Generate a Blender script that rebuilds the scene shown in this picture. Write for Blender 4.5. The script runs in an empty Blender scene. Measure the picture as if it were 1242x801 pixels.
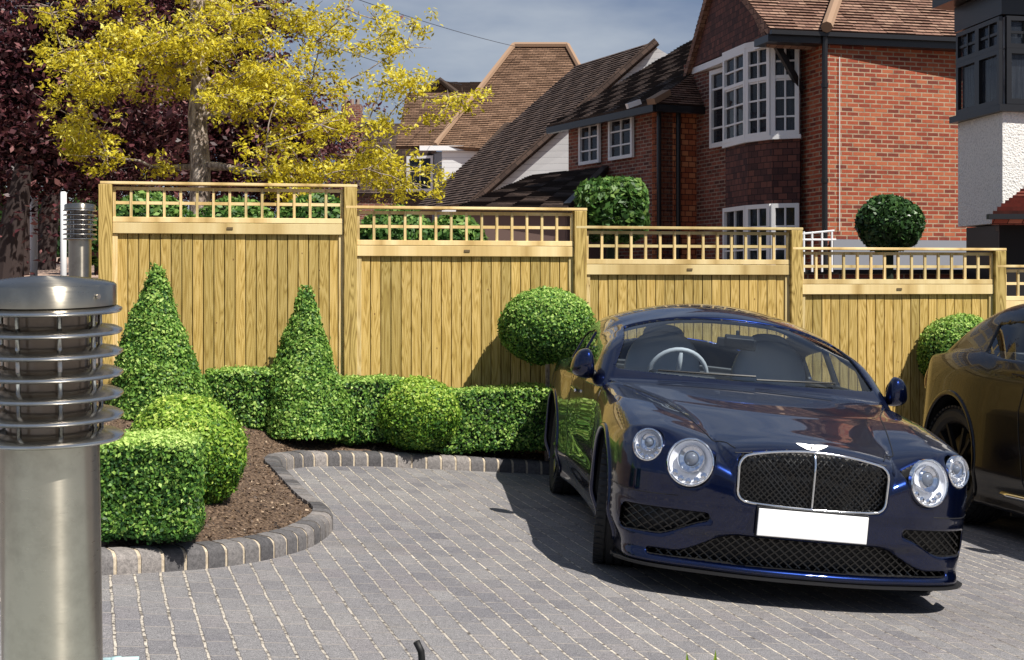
import bpy, bmesh, math, random
import numpy as np
from mathutils import Vector, Matrix, Euler
from mathutils.geometry import tessellate_polygon
random.seed(7); RNG = np.random.default_rng(7)
C = bpy.context.scene
COL = C.collection
F = 1800.0; CX = 621.0; HY = 345.0; E = 1.5
# ------------------------------------------------------------------ camera, sky, sun, exposure
cam_d = bpy.data.cameras.new('camera'); cam = bpy.data.objects.new('camera', cam_d); COL.objects.link(cam)
cam.location = (0, 0, E); cam.rotation_euler = (math.radians(90), 0, 0)
cam_d.sensor_width = 36; cam_d.lens = 36*F/1242; cam_d.shift_y = -(400.5-HY)/1242
cam_d.clip_start = 0.1; cam_d.clip_end = 2000
C.camera = cam
SUN = Vector((.52, -.55, 1.0)).normalized()
el = math.asin(SUN.z); az = math.atan2(SUN.x, SUN.y)
w = bpy.data.worlds.new('World'); C.world = w; w.use_nodes = True
nt = w.node_tree; nt.nodes.clear()
def N(t, k, **kw):
    n = t.nodes.new(k)
    for a, b in kw.items(): setattr(n, a, b)
    return n
sky = N(nt, 'ShaderNodeTexSky', sky_type='NISHITA', sun_disc=False)
sky.sun_elevation = el; sky.sun_rotation = az; sky.altitude = 50; sky.air_density = 1.0; sky.dust_density = .6; sky.ozone_density = 1.5
tc = N(nt, 'ShaderNodeTexCoord'); mp = N(nt, 'ShaderNodeMapping'); mp.inputs['Scale'].default_value = (1, 1, 3.2)
ns = N(nt, 'ShaderNodeTexNoise'); ns.inputs['Scale'].default_value = 3.1; ns.inputs['Detail'].default_value = 6; ns.inputs['Roughness'].default_value = .55
rp = N(nt, 'ShaderNodeValToRGB'); rp.color_ramp.elements[0].position = .40; rp.color_ramp.elements[1].position = .62
mx = N(nt, 'ShaderNodeMix', data_type='RGBA'); cr = N(nt, 'ShaderNodeValToRGB'); cr.color_ramp.elements[0].position = .42; cr.color_ramp.elements[0].color = (2.1/8, 2.9/8, 4.8/8, 1); cr.color_ramp.elements[1].position = .66; cr.color_ramp.elements[1].color = (6.2/8, 6.8/8, 7.8/8, 1)
sv = N(nt, 'ShaderNodeVectorMath', operation='SCALE'); sv.inputs['Scale'].default_value = 8; mx.inputs['Factor'].default_value = .8
bg = N(nt, 'ShaderNodeBackground'); bg.inputs['Strength'].default_value = .056
out = N(nt, 'ShaderNodeOutputWorld')
L = nt.links.new
L(tc.outputs['Generated'], mp.inputs['Vector']); L(mp.outputs[0], ns.inputs['Vector']); L(ns.outputs['Fac'], rp.inputs[0])
L(ns.outputs['Fac'], cr.inputs[0]); L(cr.outputs[0], sv.inputs[0]); L(sv.outputs[0], mx.inputs['B']); L(sky.outputs[0], mx.inputs['A']); L(mx.outputs['Result'], bg.inputs['Color']); L(bg.outputs[0], out.inputs['Surface'])
sl = bpy.data.lights.new('sun', 'SUN'); sl.energy = 5.0; sl.angle = math.radians(.5); sl.color = (1, .95, .87)
so = bpy.data.objects.new('sun', sl); COL.objects.link(so); so.rotation_euler = SUN.to_track_quat('Z', 'Y').to_euler(); so.location = (5, -5, 12)
C.view_settings.view_transform = 'Standard'; C.view_settings.look = 'None'; C.view_settings.exposure = .42; C.view_settings.gamma = 1
C.view_settings.use_curve_mapping = False

# ------------------------------------------------------------------ helpers
def P(px, py, Y): return Vector(((px-CX)/F*Y, Y, E+(HY-py)/F*Y))
def sm(x, a, b):
    t = np.clip((np.asarray(x, float)-a)/(b-a), 0, 1); return t*t*(3-2*t)
def gz0(X, Y): return -.095*np.clip(X, -7, 9)
def gz(X, Y):
    X = np.asarray(X, float); Y = np.asarray(Y, float)
    g = gz0(X, Y)
    back = .55 + sm(-X, 1, 5)*(.35+.033*np.clip(Y-12, 0, 60)) + .012*np.clip(Y-16, 0, 80)
    b = sm(Y, 13.6, 17)
    l = sm(-X, 3.1, 3.9)*sm(Y, 8.5, 10.5)
    f = np.maximum(b, l)
    return g*(1-f)+back*f
def G(px, py):
    """ground point under a pixel on the sloping driveway"""
    k = (px-CX)/F; q = (py-HY)/F
    Y = E/(q-.095*k)
    return Vector((k*Y, Y, -.095*k*Y))
MATS = {}
def mat(name, col=(.5, .5, .5), rough=.6, metal=0, fn=None, coat=0, spec=None):
    if name in MATS: return MATS[name]
    m = bpy.data.materials.new(name); m.use_nodes = True; t = m.node_tree
    b = t.nodes['Principled BSDF']; b.inputs['Base Color'].default_value = (*col, 1); b.inputs['Roughness'].default_value = rough
    b.inputs['Metallic'].default_value = metal; b.inputs['Coat Weight'].default_value = coat
    if spec is not None: b.inputs['Specular IOR Level'].default_value = spec
    if fn: fn(t, b)
    MATS[name] = m; return m
def ramp(t, fac, stops):
    r = N(t, 'ShaderNodeValToRGB'); e = r.color_ramp.elements
    e[0].position, e[0].color = stops[0][0], (*stops[0][1], 1); e[1].position, e[1].color = stops[-1][0], (*stops[-1][1], 1)
    for p, c in stops[1:-1]: x = e.new(p); x.color = (*c, 1)
    t.links.new(fac, r.inputs[0]); return r.outputs[0]
def noise(t, vec, scale, detail=3, rough=.5, dist=0):
    n = N(t, 'ShaderNodeTexNoise'); n.inputs['Scale'].default_value = scale; n.inputs['Detail'].default_value = detail
    n.inputs['Roughness'].default_value = rough; n.inputs['Distortion'].default_value = dist
    if vec is not None: t.links.new(vec, n.inputs['Vector'])
    return n.outputs['Fac']
def mth(t, op, a, b=None, c=None):
    n = N(t, 'ShaderNodeMath', operation=op)
    for i, v in enumerate((a, b, c)):
        if v is None: continue
        if isinstance(v, (int, float)): n.inputs[i].default_value = v
        else: t.links.new(v, n.inputs[i])
    return n.outputs[0]
def mixc(t, f, a, b, bt='MIX'):
    n = N(t, 'ShaderNodeMix', data_type='RGBA', blend_type=bt)
    for k, v in (('Factor', f), ('A', a), ('B', b)):
        if isinstance(v, (int, float)): n.inputs[k].default_value = v
        elif isinstance(v, tuple): n.inputs[k].default_value = (*v, 1)
        else: t.links.new(v, n.inputs[k])
    return n.outputs['Result']
def coord(t, kind='Object', scale=None, rot=None):
    c = N(t, 'ShaderNodeTexCoord'); o = c.outputs[kind]
    if scale or rot:
        m = N(t, 'ShaderNodeMapping')
        if scale: m.inputs['Scale'].default_value = scale
        if rot: m.inputs['Rotation'].default_value = rot
        t.links.new(o, m.inputs['Vector']); o = m.outputs[0]
    return o
def bump(t, b, h, strength=.5, dist=.01):
    n = N(t, 'ShaderNodeBump'); n.inputs['Strength'].default_value = strength; n.inputs['Distance'].default_value = dist
    t.links.new(h, n.inputs['Height']); t.links.new(n.outputs[0], b.inputs['Normal'])
def setc(t, b, c, k='Base Color'): t.links.new(c, b.inputs[k])

def tag(o, label=None, cat=None, group=None, kind=None):
    if label: o['label'] = label
    if cat: o['category'] = cat
    if group: o['group'] = group
    if kind: o['kind'] = kind
    return o
def thing(name, label, cat, loc=(0, 0, 0), group=None, rot=(0, 0, 0)):
    o = bpy.data.objects.new(name, None); COL.objects.link(o); o.location = loc; o.rotation_euler = rot
    o.empty_display_size = .1
    return tag(o, label, cat, group)
def obj(name, v, f, m, parent=None, uv=None, smooth=False, local=False, off=None):
    """one mesh object; v in world coords unless local"""
    v = np.asarray(v, float).reshape(-1, 3)
    if parent is not None and not local:
        o0 = Vector((0, 0, 0)); p = parent
        while p is not None: o0 += p.location; p = p.parent
        v = v-np.array(o0)
    me = bpy.data.meshes.new(name); me.from_pydata(v.tolist(), [], [list(map(int, q)) for q in f])
    if uv is not None:
        l = me.uv_layers.new(name='UVMap'); l.data.foreach_set('uv', np.asarray(uv, float).ravel())
    for q in (m if isinstance(m, (list, tuple)) else [m]): me.materials.append(q)
    if smooth: me.polygons.foreach_set('use_smooth', [True]*len(me.polygons))
    me.update()
    o = bpy.data.objects.new(name, me); COL.objects.link(o)
    if parent is not None: o.parent = parent
    return o
class MB:
    """collects shapes into one mesh"""
    def __init__(s): s.v = []; s.f = []; s.n = 0; s.uv = []; s.mi = []
    def add(s, v, f, uv=None, mi=0):
        v = [tuple(q) for q in v]; s.v += v
        for k, q in enumerate(f):
            s.f.append([i+s.n for i in q]); s.mi.append(mi)
            if uv is not None: s.uv += list(uv[k])
            else: s.uv += [(0, 0)]*len(q)
        s.n += len(v)
    def box(s, a, b, mi=0):   # axis aligned
        x0, y0, z0 = a; x1, y1, z1 = b
        s.obox(((x0+x1)/2, (y0+y1)/2, (z0+z1)/2), (1, 0, 0), (0, 1, 0), abs(x1-x0)/2, abs(y1-y0)/2, abs(z1-z0)/2, mi=mi)
    def obox(s, c, ux, uy, hx, hy, hz, mi=0, uz=None):
        c = Vector(c); ux = Vector(ux).normalized(); uy = Vector(uy).normalized(); uz = Vector(uz).normalized() if uz else ux.cross(uy)
        v = [c+ux*hx*i+uy*hy*j+uz*hz*k for k in (-1, 1) for j in (-1, 1) for i in (-1, 1)]
        f = [(0, 2, 3, 1), (4, 5, 7, 6), (0, 1, 5, 4), (2, 6, 7, 3), (0, 4, 6, 2), (1, 3, 7, 5)]
        dims = {0: (hx, hy), 1: (hx, hy), 2: (hx, hz), 3: (hx, hz), 4: (hy, hz), 5: (hy, hz)}
        uv = []
        for k, q in enumerate(f):
            l = []
            for i in q:
                p = v[i]
                if k < 2: l.append((p.dot(ux), p.dot(uy)))
                elif k < 4: l.append((p.dot(ux), p.dot(uz)))
                else: l.append((p.dot(uy), p.dot(uz)))
            uv.append(l)
        s.add(v, f, uv, mi)
    def bar(s, a, b, w, h, up=(0, 0, 1), mi=0):   # box from a to b
        a = Vector(a); b = Vector(b); d = (b-a); L_ = d.length; d.normalize()
        side = d.cross(Vector(up)); side.normalize(); u = side.cross(d)
        s.obox((a+b)/2, d, side, L_/2, w/2, h/2, mi=mi, uz=u)
    def tube(s, pts, rad, n=8, cap=True, mi=0):
        pts = [Vector(p) for p in pts]; rr = rad if isinstance(rad, (list, tuple)) else [rad]*len(pts)
        v = []; f = []; prev = None
        for i, p in enumerate(pts):
            d = (pts[min(i+1, len(pts)-1)]-pts[max(i-1, 0)]).normalized()
            if prev is None: a = d.orthogonal().normalized()
            else: a = (prev-d*prev.dot(d)).normalized()
            prev = a; b = d.cross(a)
            for k in range(n):
                t = 2*math.pi*k/n; v.append(p+(a*math.cos(t)+b*math.sin(t))*rr[i])
        for i in range(len(pts)-1):
            for k in range(n):
                k2 = (k+1) % n; f.append((i*n+k, i*n+k2, (i+1)*n+k2, (i+1)*n+k))
        if cap: f.append(tuple(range(n))[::-1]); f.append(tuple(range((len(pts)-1)*n, len(pts)*n)))
        s.add(v, f, mi=mi)
    def lathe(s, prof, n=48, c=(0, 0, 0), ax=(0, 0, 1), mi=0, close=False):
        ax = Vector(ax).normalized(); a = ax.orthogonal().normalized(); b = ax.cross(a); c = Vector(c)
        v = []; f = []; m = len(prof)
        for r, h in prof:
            for k in range(n):
                t = 2*math.pi*k/n; v.append(c+ax*h+(a*math.cos(t)+b*math.sin(t))*r)
        for i in range(m if close else m-1):
            j = (i+1) % m
            for k in range(n):
                k2 = (k+1) % n; f.append((i*n+k, i*n+k2, j*n+k2, j*n+k))
        s.add(v, f, mi=mi)
    def prism(s, poly, d, mi=0, uvs=None):
        """solid from 3D polygon extruded by vector d"""
        poly = [Vector(p) for p in poly]; d = Vector(d); n = len(poly)
        v = poly+[p+d for p in poly]
        tris = tessellate_polygon([poly])
        f = [tuple(t) for t in tris]+[tuple(n+i for i in t[::-1]) for t in tris]
        e1 = (poly[1]-poly[0]).normalized(); nn = e1.cross(poly[2]-poly[0]).normalized()
        if abs(nn.z) < .9: ux = Vector((nn.y, -nn.x, 0)).normalized()
        else: ux = e1
        uy = nn.cross(ux)
        if uy.z < 0: uy = -uy
        uv = [[(v[i].dot(ux), v[i].dot(uy)) for i in q] for q in f]
        for i in range(n):
            j = (i+1) % n; q = (i, j, n+j, n+i); f.append(q); uv.append([(v[k].x+v[k].y, v[k].z) for k in q])
        s.add(v, f, uv, mi)
    def build(s, name, m, parent=None, smooth=False, local=False, bev=0):
        o = obj(name, s.v, s.f, m, parent, uv=s.uv, smooth=smooth, local=local)
        if any(s.mi): o.data.polygons.foreach_set('material_index', s.mi)
        if bev:
            b = o.modifiers.new('bevel', 'BEVEL'); b.width = bev; b.segments = 2; b.limit_method = 'ANGLE'
        return o
def auto_smooth(o, ang=40):
    me = o.data; bm = bmesh.new(); bm.from_mesh(me)
    for e in bm.edges:
        if len(e.link_faces) == 2: e.smooth = e.calc_face_angle(0) < math.radians(ang)
    for f in bm.faces: f.smooth = True
    bm.to_mesh(me); bm.free(); return o
def copy_tree(o, parent=None, inst=None):
    c = o.copy(); COL.objects.link(c); c.parent = parent
    if parent is not None: c.matrix_parent_inverse = o.matrix_parent_inverse.copy()
    for ch in list(o.children): copy_tree(ch, c)
    return c

# ------------------------------------------------------------------ materials
def _paving(t, b):
    c = coord(t, 'Object', rot=(0, 0, math.radians(-16)))
    w0 = noise(t, c, 3.0, 2); c2 = N(t, 'ShaderNodeVectorMath', operation='ADD'); t.links.new(c, c2.inputs[0])
    nz = N(t, 'ShaderNodeTexNoise'); nz.inputs['Scale'].default_value = 7; t.links.new(c, nz.inputs['Vector'])
    sc_ = N(t, 'ShaderNodeVectorMath', operation='SCALE'); t.links.new(nz.outputs['Color'], sc_.inputs[0]); sc_.inputs['Scale'].default_value = .016; t.links.new(sc_.outputs[0], c2.inputs[1])
    s = N(t, 'ShaderNodeSeparateXYZ'); t.links.new(c2.outputs[0], s.inputs[0])
    u = mth(t, 'DIVIDE', s.outputs[0], .112); col = mth(t, 'FLOOR', u)
    fu = mth(t, 'ABSOLUTE', mth(t, 'SUBTRACT', mth(t, 'FRACT', u), .5))        # .5 at joint
    rowoff = mth(t, 'MULTIPLY', mth(t, 'FRACT', mth(t, 'MULTIPLY', col, .5)), 1.0)
    vv = mth(t, 'ADD', mth(t, 'DIVIDE', s.outputs[1], .21), rowoff); row = mth(t, 'FLOOR', vv)
    fv = mth(t, 'ABSOLUTE', mth(t, 'SUBTRACT', mth(t, 'FRACT', vv), .5))
    wn = N(t, 'ShaderNodeTexWhiteNoise', noise_dimensions='2D'); cb = N(t, 'ShaderNodeCombineXYZ'); t.links.new(col, cb.inputs[0]); t.links.new(row, cb.inputs[1]); t.links.new(cb.outputs[0], wn.inputs['Vector'])
    base = ramp(t, wn.outputs['Value'], [(0, (.125, .122, .134)), (.3, (.152, .149, .16)), (.6, (.172, .168, .174)), (.8, (.16, .15, .16)), (1, (.205, .20, .202))])
    big = noise(t, c, .9, 4, .6); base = mixc(t, ramp(t, big, [(.35, (0, 0, 0)), (.7, (1, 1, 1))]), base, mixc(t, .5, base, (.27, .26, .245)))
    sp = noise(t, c, 210, 3, .7); base = mixc(t, .9, base, ramp(t, sp, [(.32, (.28, .28, .28)), (.5, (1.0, 1.0, 1.0)), (.66, (2.1, 2.0, 1.95))]), 'MULTIPLY')
    st = noise(t, coord(t, 'Object', scale=(25, 160, 1)), 1, 3, .6); base = mixc(t, .5, base, ramp(t, st, [(.35, (.6, .6, .6)), (.62, (1.25, 1.25, 1.25))]), 'MULTIPLY')
    jn = noise(t, c, 22, 4, .65)
    thr = mth(t, 'SUBTRACT', .487, mth(t, 'MULTIPLY', jn, .085))
    jl = N(t, 'ShaderNodeMapRange'); t.links.new(fu, jl.inputs['Value']); t.links.new(thr, jl.inputs['From Min']); t.links.new(mth(t, 'ADD', thr, .012), jl.inputs['From Max'])
    jc = mth(t, 'GREATER_THAN', fv, mth(t, 'SUBTRACT', .498, mth(t, 'MULTIPLY', jn, .048)))
    sand = ramp(t, noise(t, c, 34, 3, .7), [(.40, (.08, .065, .05)), (.48, (.46, .41, .34)), (.7, (.72, .64, .53))])
    wide = noise(t, c, .55, 2); soft = ramp(t, wide, [(.35, (.55, .55, .55)), (.6, (1, 1, 1))])
    dk = N(t, 'ShaderNodeMapRange'); t.links.new(fu, dk.inputs['Value']); t.links.new(mth(t, 'SUBTRACT', thr, .035), dk.inputs['From Min']); t.links.new(thr, dk.inputs['From Max'])
    base = mixc(t, mth(t, 'MULTIPLY', dk.outputs[0], .55), base, (.05, .042, .04))  # dark edge beside each joint, a shadow painted into the block colour
    colr = mixc(t, mth(t, 'MULTIPLY', jc, .8), base, mixc(t, jn, (.06, .05, .05), (.5, .45, .4)))
    colr = mixc(t, mth(t, 'MULTIPLY', jl.outputs[0], soft), colr, sand)
    stn = ramp(t, noise(t, c, .7, 5, .65), [(.56, (1, 1, 1)), (.70, (.72, .71, .70))]); colr = mixc(t, .8, colr, stn, 'MULTIPLY')
    setc(t, b, colr)
    h = mth(t, 'SUBTRACT', mth(t, 'MULTIPLY', sp, .35), mth(t, 'MAXIMUM', jl.outputs[0], jc)); bump(t, b, h, .7, .004)
    b.inputs['Roughness'].default_value = .8
M_pave = mat('block_paving', fn=_paving)
def _ground(t, b):
    c = coord(t); n = noise(t, c, .35, 6, .6); n2 = noise(t, c, 30, 4, .7)
    setc(t, b, mixc(t, .5, ramp(t, n, [(.35, (.10, .075, .06)), (.6, (.2, .15, .12))]), ramp(t, n2, [(.3, (.06, .05, .045)), (.7, (.26, .21, .17))])))
    b.inputs['Roughness'].default_value = .95; bump(t, b, n2, .6, .02)
M_ground = mat('earth_and_tarmac', fn=_ground)
def _path(t, b):
    c = coord(t); n2 = noise(t, c, 12, 5, .7)
    setc(t, b, ramp(t, n2, [(.3, (.30, .2, .15)), (.7, (.5, .36, .28))])); bump(t, b, n2, .5, .01); b.inputs['Roughness'].default_value = .9
M_path = mat('footpath', fn=_path)
def _soil(t, b):
    c = coord(t); n = noise(t, c, 60, 6, .75); v = N(t, 'ShaderNodeTexVoronoi'); v.inputs['Scale'].default_value = 55; t.links.new(c, v.inputs['Vector'])
    k = mth(t, 'ADD', n, mth(t, 'MULTIPLY', v.outputs['Distance'], .5))
    setc(t, b, ramp(t, k, [(.4, (.022, .013, .009)), (.62, (.075, .045, .028)), (.85, (.18, .115, .07)), (1, (.32, .22, .15))]))
    b.inputs['Roughness'].default_value = 1; bump(t, b, k, 1, .02)
M_soil = mat('bark_soil', fn=_soil)
def attr_rnd(t):
    a = N(t, 'ShaderNodeAttribute'); a.attribute_name = 'rnd'; return a.outputs['Fac']
def leafmat(name, stops, trans=.35, rough=.5):
    def fn(t, b):
        c = ramp(t, attr_rnd(t), stops); setc(t, b, c)
        b.inputs['Roughness'].default_value = rough; b.inputs['Specular IOR Level'].default_value = .35
        tr = N(t, 'ShaderNodeBsdfTranslucent'); t.links.new(c, tr.inputs['Color'])
        ms = N(t, 'ShaderNodeMixShader'); ms.inputs[0].default_value = trans
        o = t.nodes['Material Output']; t.links.new(b.outputs[0], ms.inputs[1]); t.links.new(tr.outputs[0], ms.inputs[2]); t.links.new(ms.outputs[0], o.inputs['Surface'])
    return mat(name, fn=fn)
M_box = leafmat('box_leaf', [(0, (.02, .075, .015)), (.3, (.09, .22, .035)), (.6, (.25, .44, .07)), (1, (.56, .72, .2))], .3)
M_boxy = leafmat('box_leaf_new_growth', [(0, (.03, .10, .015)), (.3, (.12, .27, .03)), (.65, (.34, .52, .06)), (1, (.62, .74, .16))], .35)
M_dkshrub = leafmat('evergreen_leaf', [(0, (.012, .035, .01)), (.6, (.04, .095, .025)), (1, (.10, .20, .05))], .15, .35)
M_yel = leafmat('golden_leaf', [(0, (.22, .19, .015)), (.3, (.56, .47, .025)), (.7, (.86, .74, .055)), (1, (.96, .91, .25))], .5)
M_pur = leafmat('plum_leaf', [(0, (.018, .006, .008)), (.5, (.055, .014, .018)), (.85, (.12, .035, .04)), (1, (.30, .14, .13))], .2, .45)
M_green = leafmat('hedge_leaf', [(0, (.015, .05, .01)), (.5, (.07, .17, .03)), (1, (.28, .42, .10))], .3)
M_core = mat('twig_shade', (.012, .02, .008), .9)  # near-black core colour stands for shade inside the foliage
M_ivy = leafmat('plant_leaf', [(0, (.3, .45, .05)), (1, (.62, .75, .12))], .45)
def _bark(t, b):
    c = coord(t, 'Object', scale=(1, 1, .35)); n = noise(t, c, 22, 5, .7)
    setc(t, b, ramp(t, n, [(.35, (.08, .055, .045)), (.5, (.28, .22, .18)), (.66, (.58, .49, .42))])); bump(t, b, n, 1, .02); b.inputs['Roughness'].default_value = .95
M_bark = mat('bark', fn=_bark)
M_bark2 = mat('dark_bark', (.035, .022, .02), .9)
def wood(name, lo, mi_, hi, grain=1.0, boards=True):
    def fn(t, b):
        if boards: c = coord(t, 'UV')
        else: c = coord(t, 'UV')
        s = N(t, 'ShaderNodeSeparateXYZ'); t.links.new(c, s.inputs[0])
        oi = N(t, 'ShaderNodeObjectInfo')
        bi = mth(t, 'FLOOR', s.outputs[2]) if False else mth(t, 'FLOOR', mth(t, 'DIVIDE', s.outputs[0], 1.0))
        off = mth(t, 'MULTIPLY', bi, 7.31); off = mth(t, 'ADD', off, mth(t, 'MULTIPLY', oi.outputs['Random'], 50))
        x = mth(t, 'SUBTRACT', s.outputs[0], bi)          # board-local 0..1 scaled
        cb = N(t, 'ShaderNodeCombineXYZ'); t.links.new(mth(t, 'ADD', mth(t, 'MULTIPLY', x, .55), off), cb.inputs[0]); t.links.new(mth(t, 'MULTIPLY', s.outputs[1], .2), cb.inputs[1]); t.links.new(off, cb.inputs[2])
        n1 = noise(t, cb.outputs[0], 2.2, 2, .5, .3)
        rings = mth(t, 'FRACT', mth(t, 'MULTIPLY', n1, 14*grain))
        rr = ramp(t, rings, [(0, (0, 0, 0)), (.45, (1, 1, 1)), (.8, (.55, .55, .55)), (1, (0, 0, 0))])
        cb2 = N(t, 'ShaderNodeCombineXYZ'); t.links.new(mth(t, 'ADD', mth(t, 'MULTIPLY', x, 9), off), cb2.inputs[0]); t.links.new(mth(t, 'MULTIPLY', s.outputs[1], 1.6), cb2.inputs[1])
        n2 = noise(t, cb2.outputs[0], 3, 4, .7)
        k = mth(t, 'ADD', mth(t, 'MULTIPLY', rr, .55), mth(t, 'MULTIPLY', n2, .6))
        colr = ramp(t, k, [(.2, lo), (.5, mi_), (.85, hi)])
        wn = N(t, 'ShaderNodeTexWhiteNoise', noise_dimensions='1D'); t.links.new(off, wn.inputs['W'])
        colr = mixc(t, .75, colr, ramp(t, wn.outputs['Value'], [(0, (.70, .72, .62)), (1, (1.25, 1.2, 1.12))]), 'MULTIPLY')
        # knots
        vo = N(t, 'ShaderNodeTexVoronoi'); cb3 = N(t, 'ShaderNodeCombineXYZ'); t.links.new(mth(t, 'ADD', x, off), cb3.inputs[0]); t.links.new(mth(t, 'MULTIPLY', s.outputs[1], 3), cb3.inputs[1]); t.links.new(cb3.outputs[0], vo.inputs['Vector']); vo.inputs['Scale'].default_value = .8
        kn = mth(t, 'LESS_THAN', vo.outputs['Distance'], .045)
        colr = mixc(t, mth(t, 'MULTIPLY', kn, .8), colr, (.12, .05, .015))
        setc(t, b, colr); b.inputs['Roughness'].default_value = .75; bump(t, b, k, .35, .004)
    return mat(name, fn=fn)
M_board = wood('treated_board', (.27, .165, .034), (.42, .285, .072), (.55, .395, .14))
M_rail = wood('treated_rail', (.42, .28, .10), (.62, .45, .2), (.78, .62, .34), .5)
M_post = wood('treated_post', (.17, .10, .02), (.36, .25, .065), (.55, .40, .14), 1.1)
def brick(name, cols, mortar, bw=.215+.01, bh=.075, ms=.011, mottle=.35, rough=.85):
    def fn(t, b):
        c = coord(t, 'UV'); br = N(t, 'ShaderNodeTexBrick'); t.links.new(c, br.inputs['Vector'])
        br.inputs['Scale'].default_value = 1; br.inputs['Brick Width'].default_value = bw; br.inputs['Row Height'].default_value = bh; br.inputs['Mortar Size'].default_value = ms
        br.inputs['Mortar Smooth'].default_value = .15; br.inputs['Bias'].default_value = 0
        br.inputs['Color1'].default_value = (0, 0, 0, 1); br.inputs['Color2'].default_value = (1, 1, 1, 1); br.inputs['Mortar'].default_value = (.5, .5, .5, 1)
        n = noise(t, c, 14, 3, .6)
        k = mth(t, 'ADD', mth(t, 'MULTIPLY', br.outputs['Color'], .75), mth(t, 'MULTIPLY', n, .4))
        col = ramp(t, k, [(i/(len(cols)-1)*.8+.12, q) for i, q in enumerate(cols)])
        mo = ramp(t, noise(t, c, 5, 3, .6), [(.3, tuple(q*.55 for q in mortar)), (.6, mortar)])
        fac = ramp(t, mth(t, 'SUBTRACT', br.outputs['Fac'], mth(t, 'MULTIPLY', noise(t, c, 9, 3), .25)), [(.2, (0, 0, 0)), (.6, (1, 1, 1))])
        setc(t, b, mixc(t, fac, col, mo)); b.inputs['Roughness'].default_value = rough
        bump(t, b, mth(t, 'SUBTRACT', mth(t, 'MULTIPLY', n, .4), br.outputs['Fac']), .8, .01)
    return mat(name, fn=fn)
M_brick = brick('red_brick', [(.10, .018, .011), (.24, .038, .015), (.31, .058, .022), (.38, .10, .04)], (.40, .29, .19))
M_brickd = brick('dark_and_shaded_brick', [(.06, .018, .014), (.17, .045, .028), (.26, .075, .045)], (.34, .26, .20))  # darker brick; on house walls the shade is put into this colour
M_tilehung = brick('hung_tile', [(.035, .012, .012), (.09, .03, .024), (.15, .052, .036)], (.02, .008, .008), .165, .11, .007)  # dark tone carries painted shade of walls turned from the sun
M_tilelit = brick('sunlit_orange_tile', [(.30, .07, .025), (.52, .15, .06), (.65, .24, .1)], (.06, .015, .01), .165, .11, .008)  # brighter tile copy with sunlight put into its orange
def rooft(name, cols):
    return brick(name, cols, tuple(.35*q for q in cols[0]), .17, .105, .006)
M_roofA = rooft('brown_roof_tile', [(.15, .075, .05), (.22, .115, .078), (.32, .19, .13)])
M_roofE = rooft('tan_roof_tile', [(.14, .078, .046), (.18, .10, .058), (.24, .14, .085)])
M_roofD = rooft('dark_and_shaded_tile', [(.06, .038, .03), (.085, .053, .04), (.125, .08, .06)])  # dark tile; also carries painted shade for slopes facing from the sun
M_roofR = rooft('red_roof_tile', [(.28, .05, .03), (.46, .11, .07), (.6, .2, .13)])
M_ridge = mat('ridge_tile', (.30, .19, .12), .85)
M_white = mat('white_paint', (.80, .80, .80), .45)
def _wb(t, b):
    c = coord(t, 'UV'); s = N(t, 'ShaderNodeSeparateXYZ'); t.links.new(c, s.inputs[0]); k = mth(t, 'FRACT', mth(t, 'DIVIDE', s.outputs[1], .15))
    setc(t, b, ramp(t, k, [(0, (.35, .35, .37)), (.1, (.82, .82, .83)), (1, (.86, .86, .87))])); bump(t, b, k, 1, .02); b.inputs['Roughness'].default_value = .5
M_wb = mat('white_boarding', fn=_wb)
def _render(t, b):
    c = coord(t); n = noise(t, c, 28, 3, .7); v = N(t, 'ShaderNodeTexVoronoi'); v.inputs['Scale'].default_value = 38; t.links.new(c, v.inputs['Vector'])
    k = mth(t, 'ADD', n, mth(t, 'MULTIPLY', v.outputs['Distance'], .6))
    setc(t, b, ramp(t, k, [(.4, (.5, .49, .47)), (.85, (.8, .78, .74))])); bump(t, b, k, .7, .02); b.inputs['Roughness'].default_value = .95
M_render = mat('pebbledash', fn=_render)
M_black = mat('black_paint', (.012, .012, .014), .35)
M_dark = mat('dark_gap', (.01, .008, .008), .9)
M_grey = mat('plinth_and_shade_grey', (.22, .23, .26), .6)
M_glasswin = mat('window_glass', (.02, .025, .035), .04, 0, spec=.9)
def _curt(t, b):
    c = coord(t, 'UV', scale=(9, .6, 1)); n = noise(t, c, 3, 3, .6); setc(t, b, ramp(t, n, [(.35, (.2, .21, .23)), (.62, (.8, .81, .84))])); b.inputs['Roughness'].default_value = .8
M_curtain = mat('net_curtain', fn=_curt)
def _steel(t, b):
    c = coord(t, 'Object', scale=(1, 1, 14)); n = noise(t, c, 30, 3, .6); d = noise(t, coord(t), 9, 5, .7)
    setc(t, b, mixc(t, ramp(t, d, [(.45, (0, 0, 0)), (.75, (.5, .5, .5))]), (.43, .39, .32), (.17, .15, .12)))
    t.links.new(mth(t, 'ADD', .23, mth(t, 'MULTIPLY', n, .14)), b.inputs['Roughness']); b.inputs['Metallic'].default_value = 1; b.inputs['Anisotropic'].default_value = .88; b.inputs['Anisotropic Rotation'].default_value = .25
    tg_ = N(t, 'ShaderNodeTangent', direction_type='RADIAL', axis='Z'); t.links.new(tg_.outputs[0], b.inputs['Tangent'])
    bump(t, b, n, .03, .001)
M_steel = mat('brushed_steel', fn=_steel)
M_steel2 = mat('polished_steel', (.55, .53, .50), .24, 1)
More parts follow.
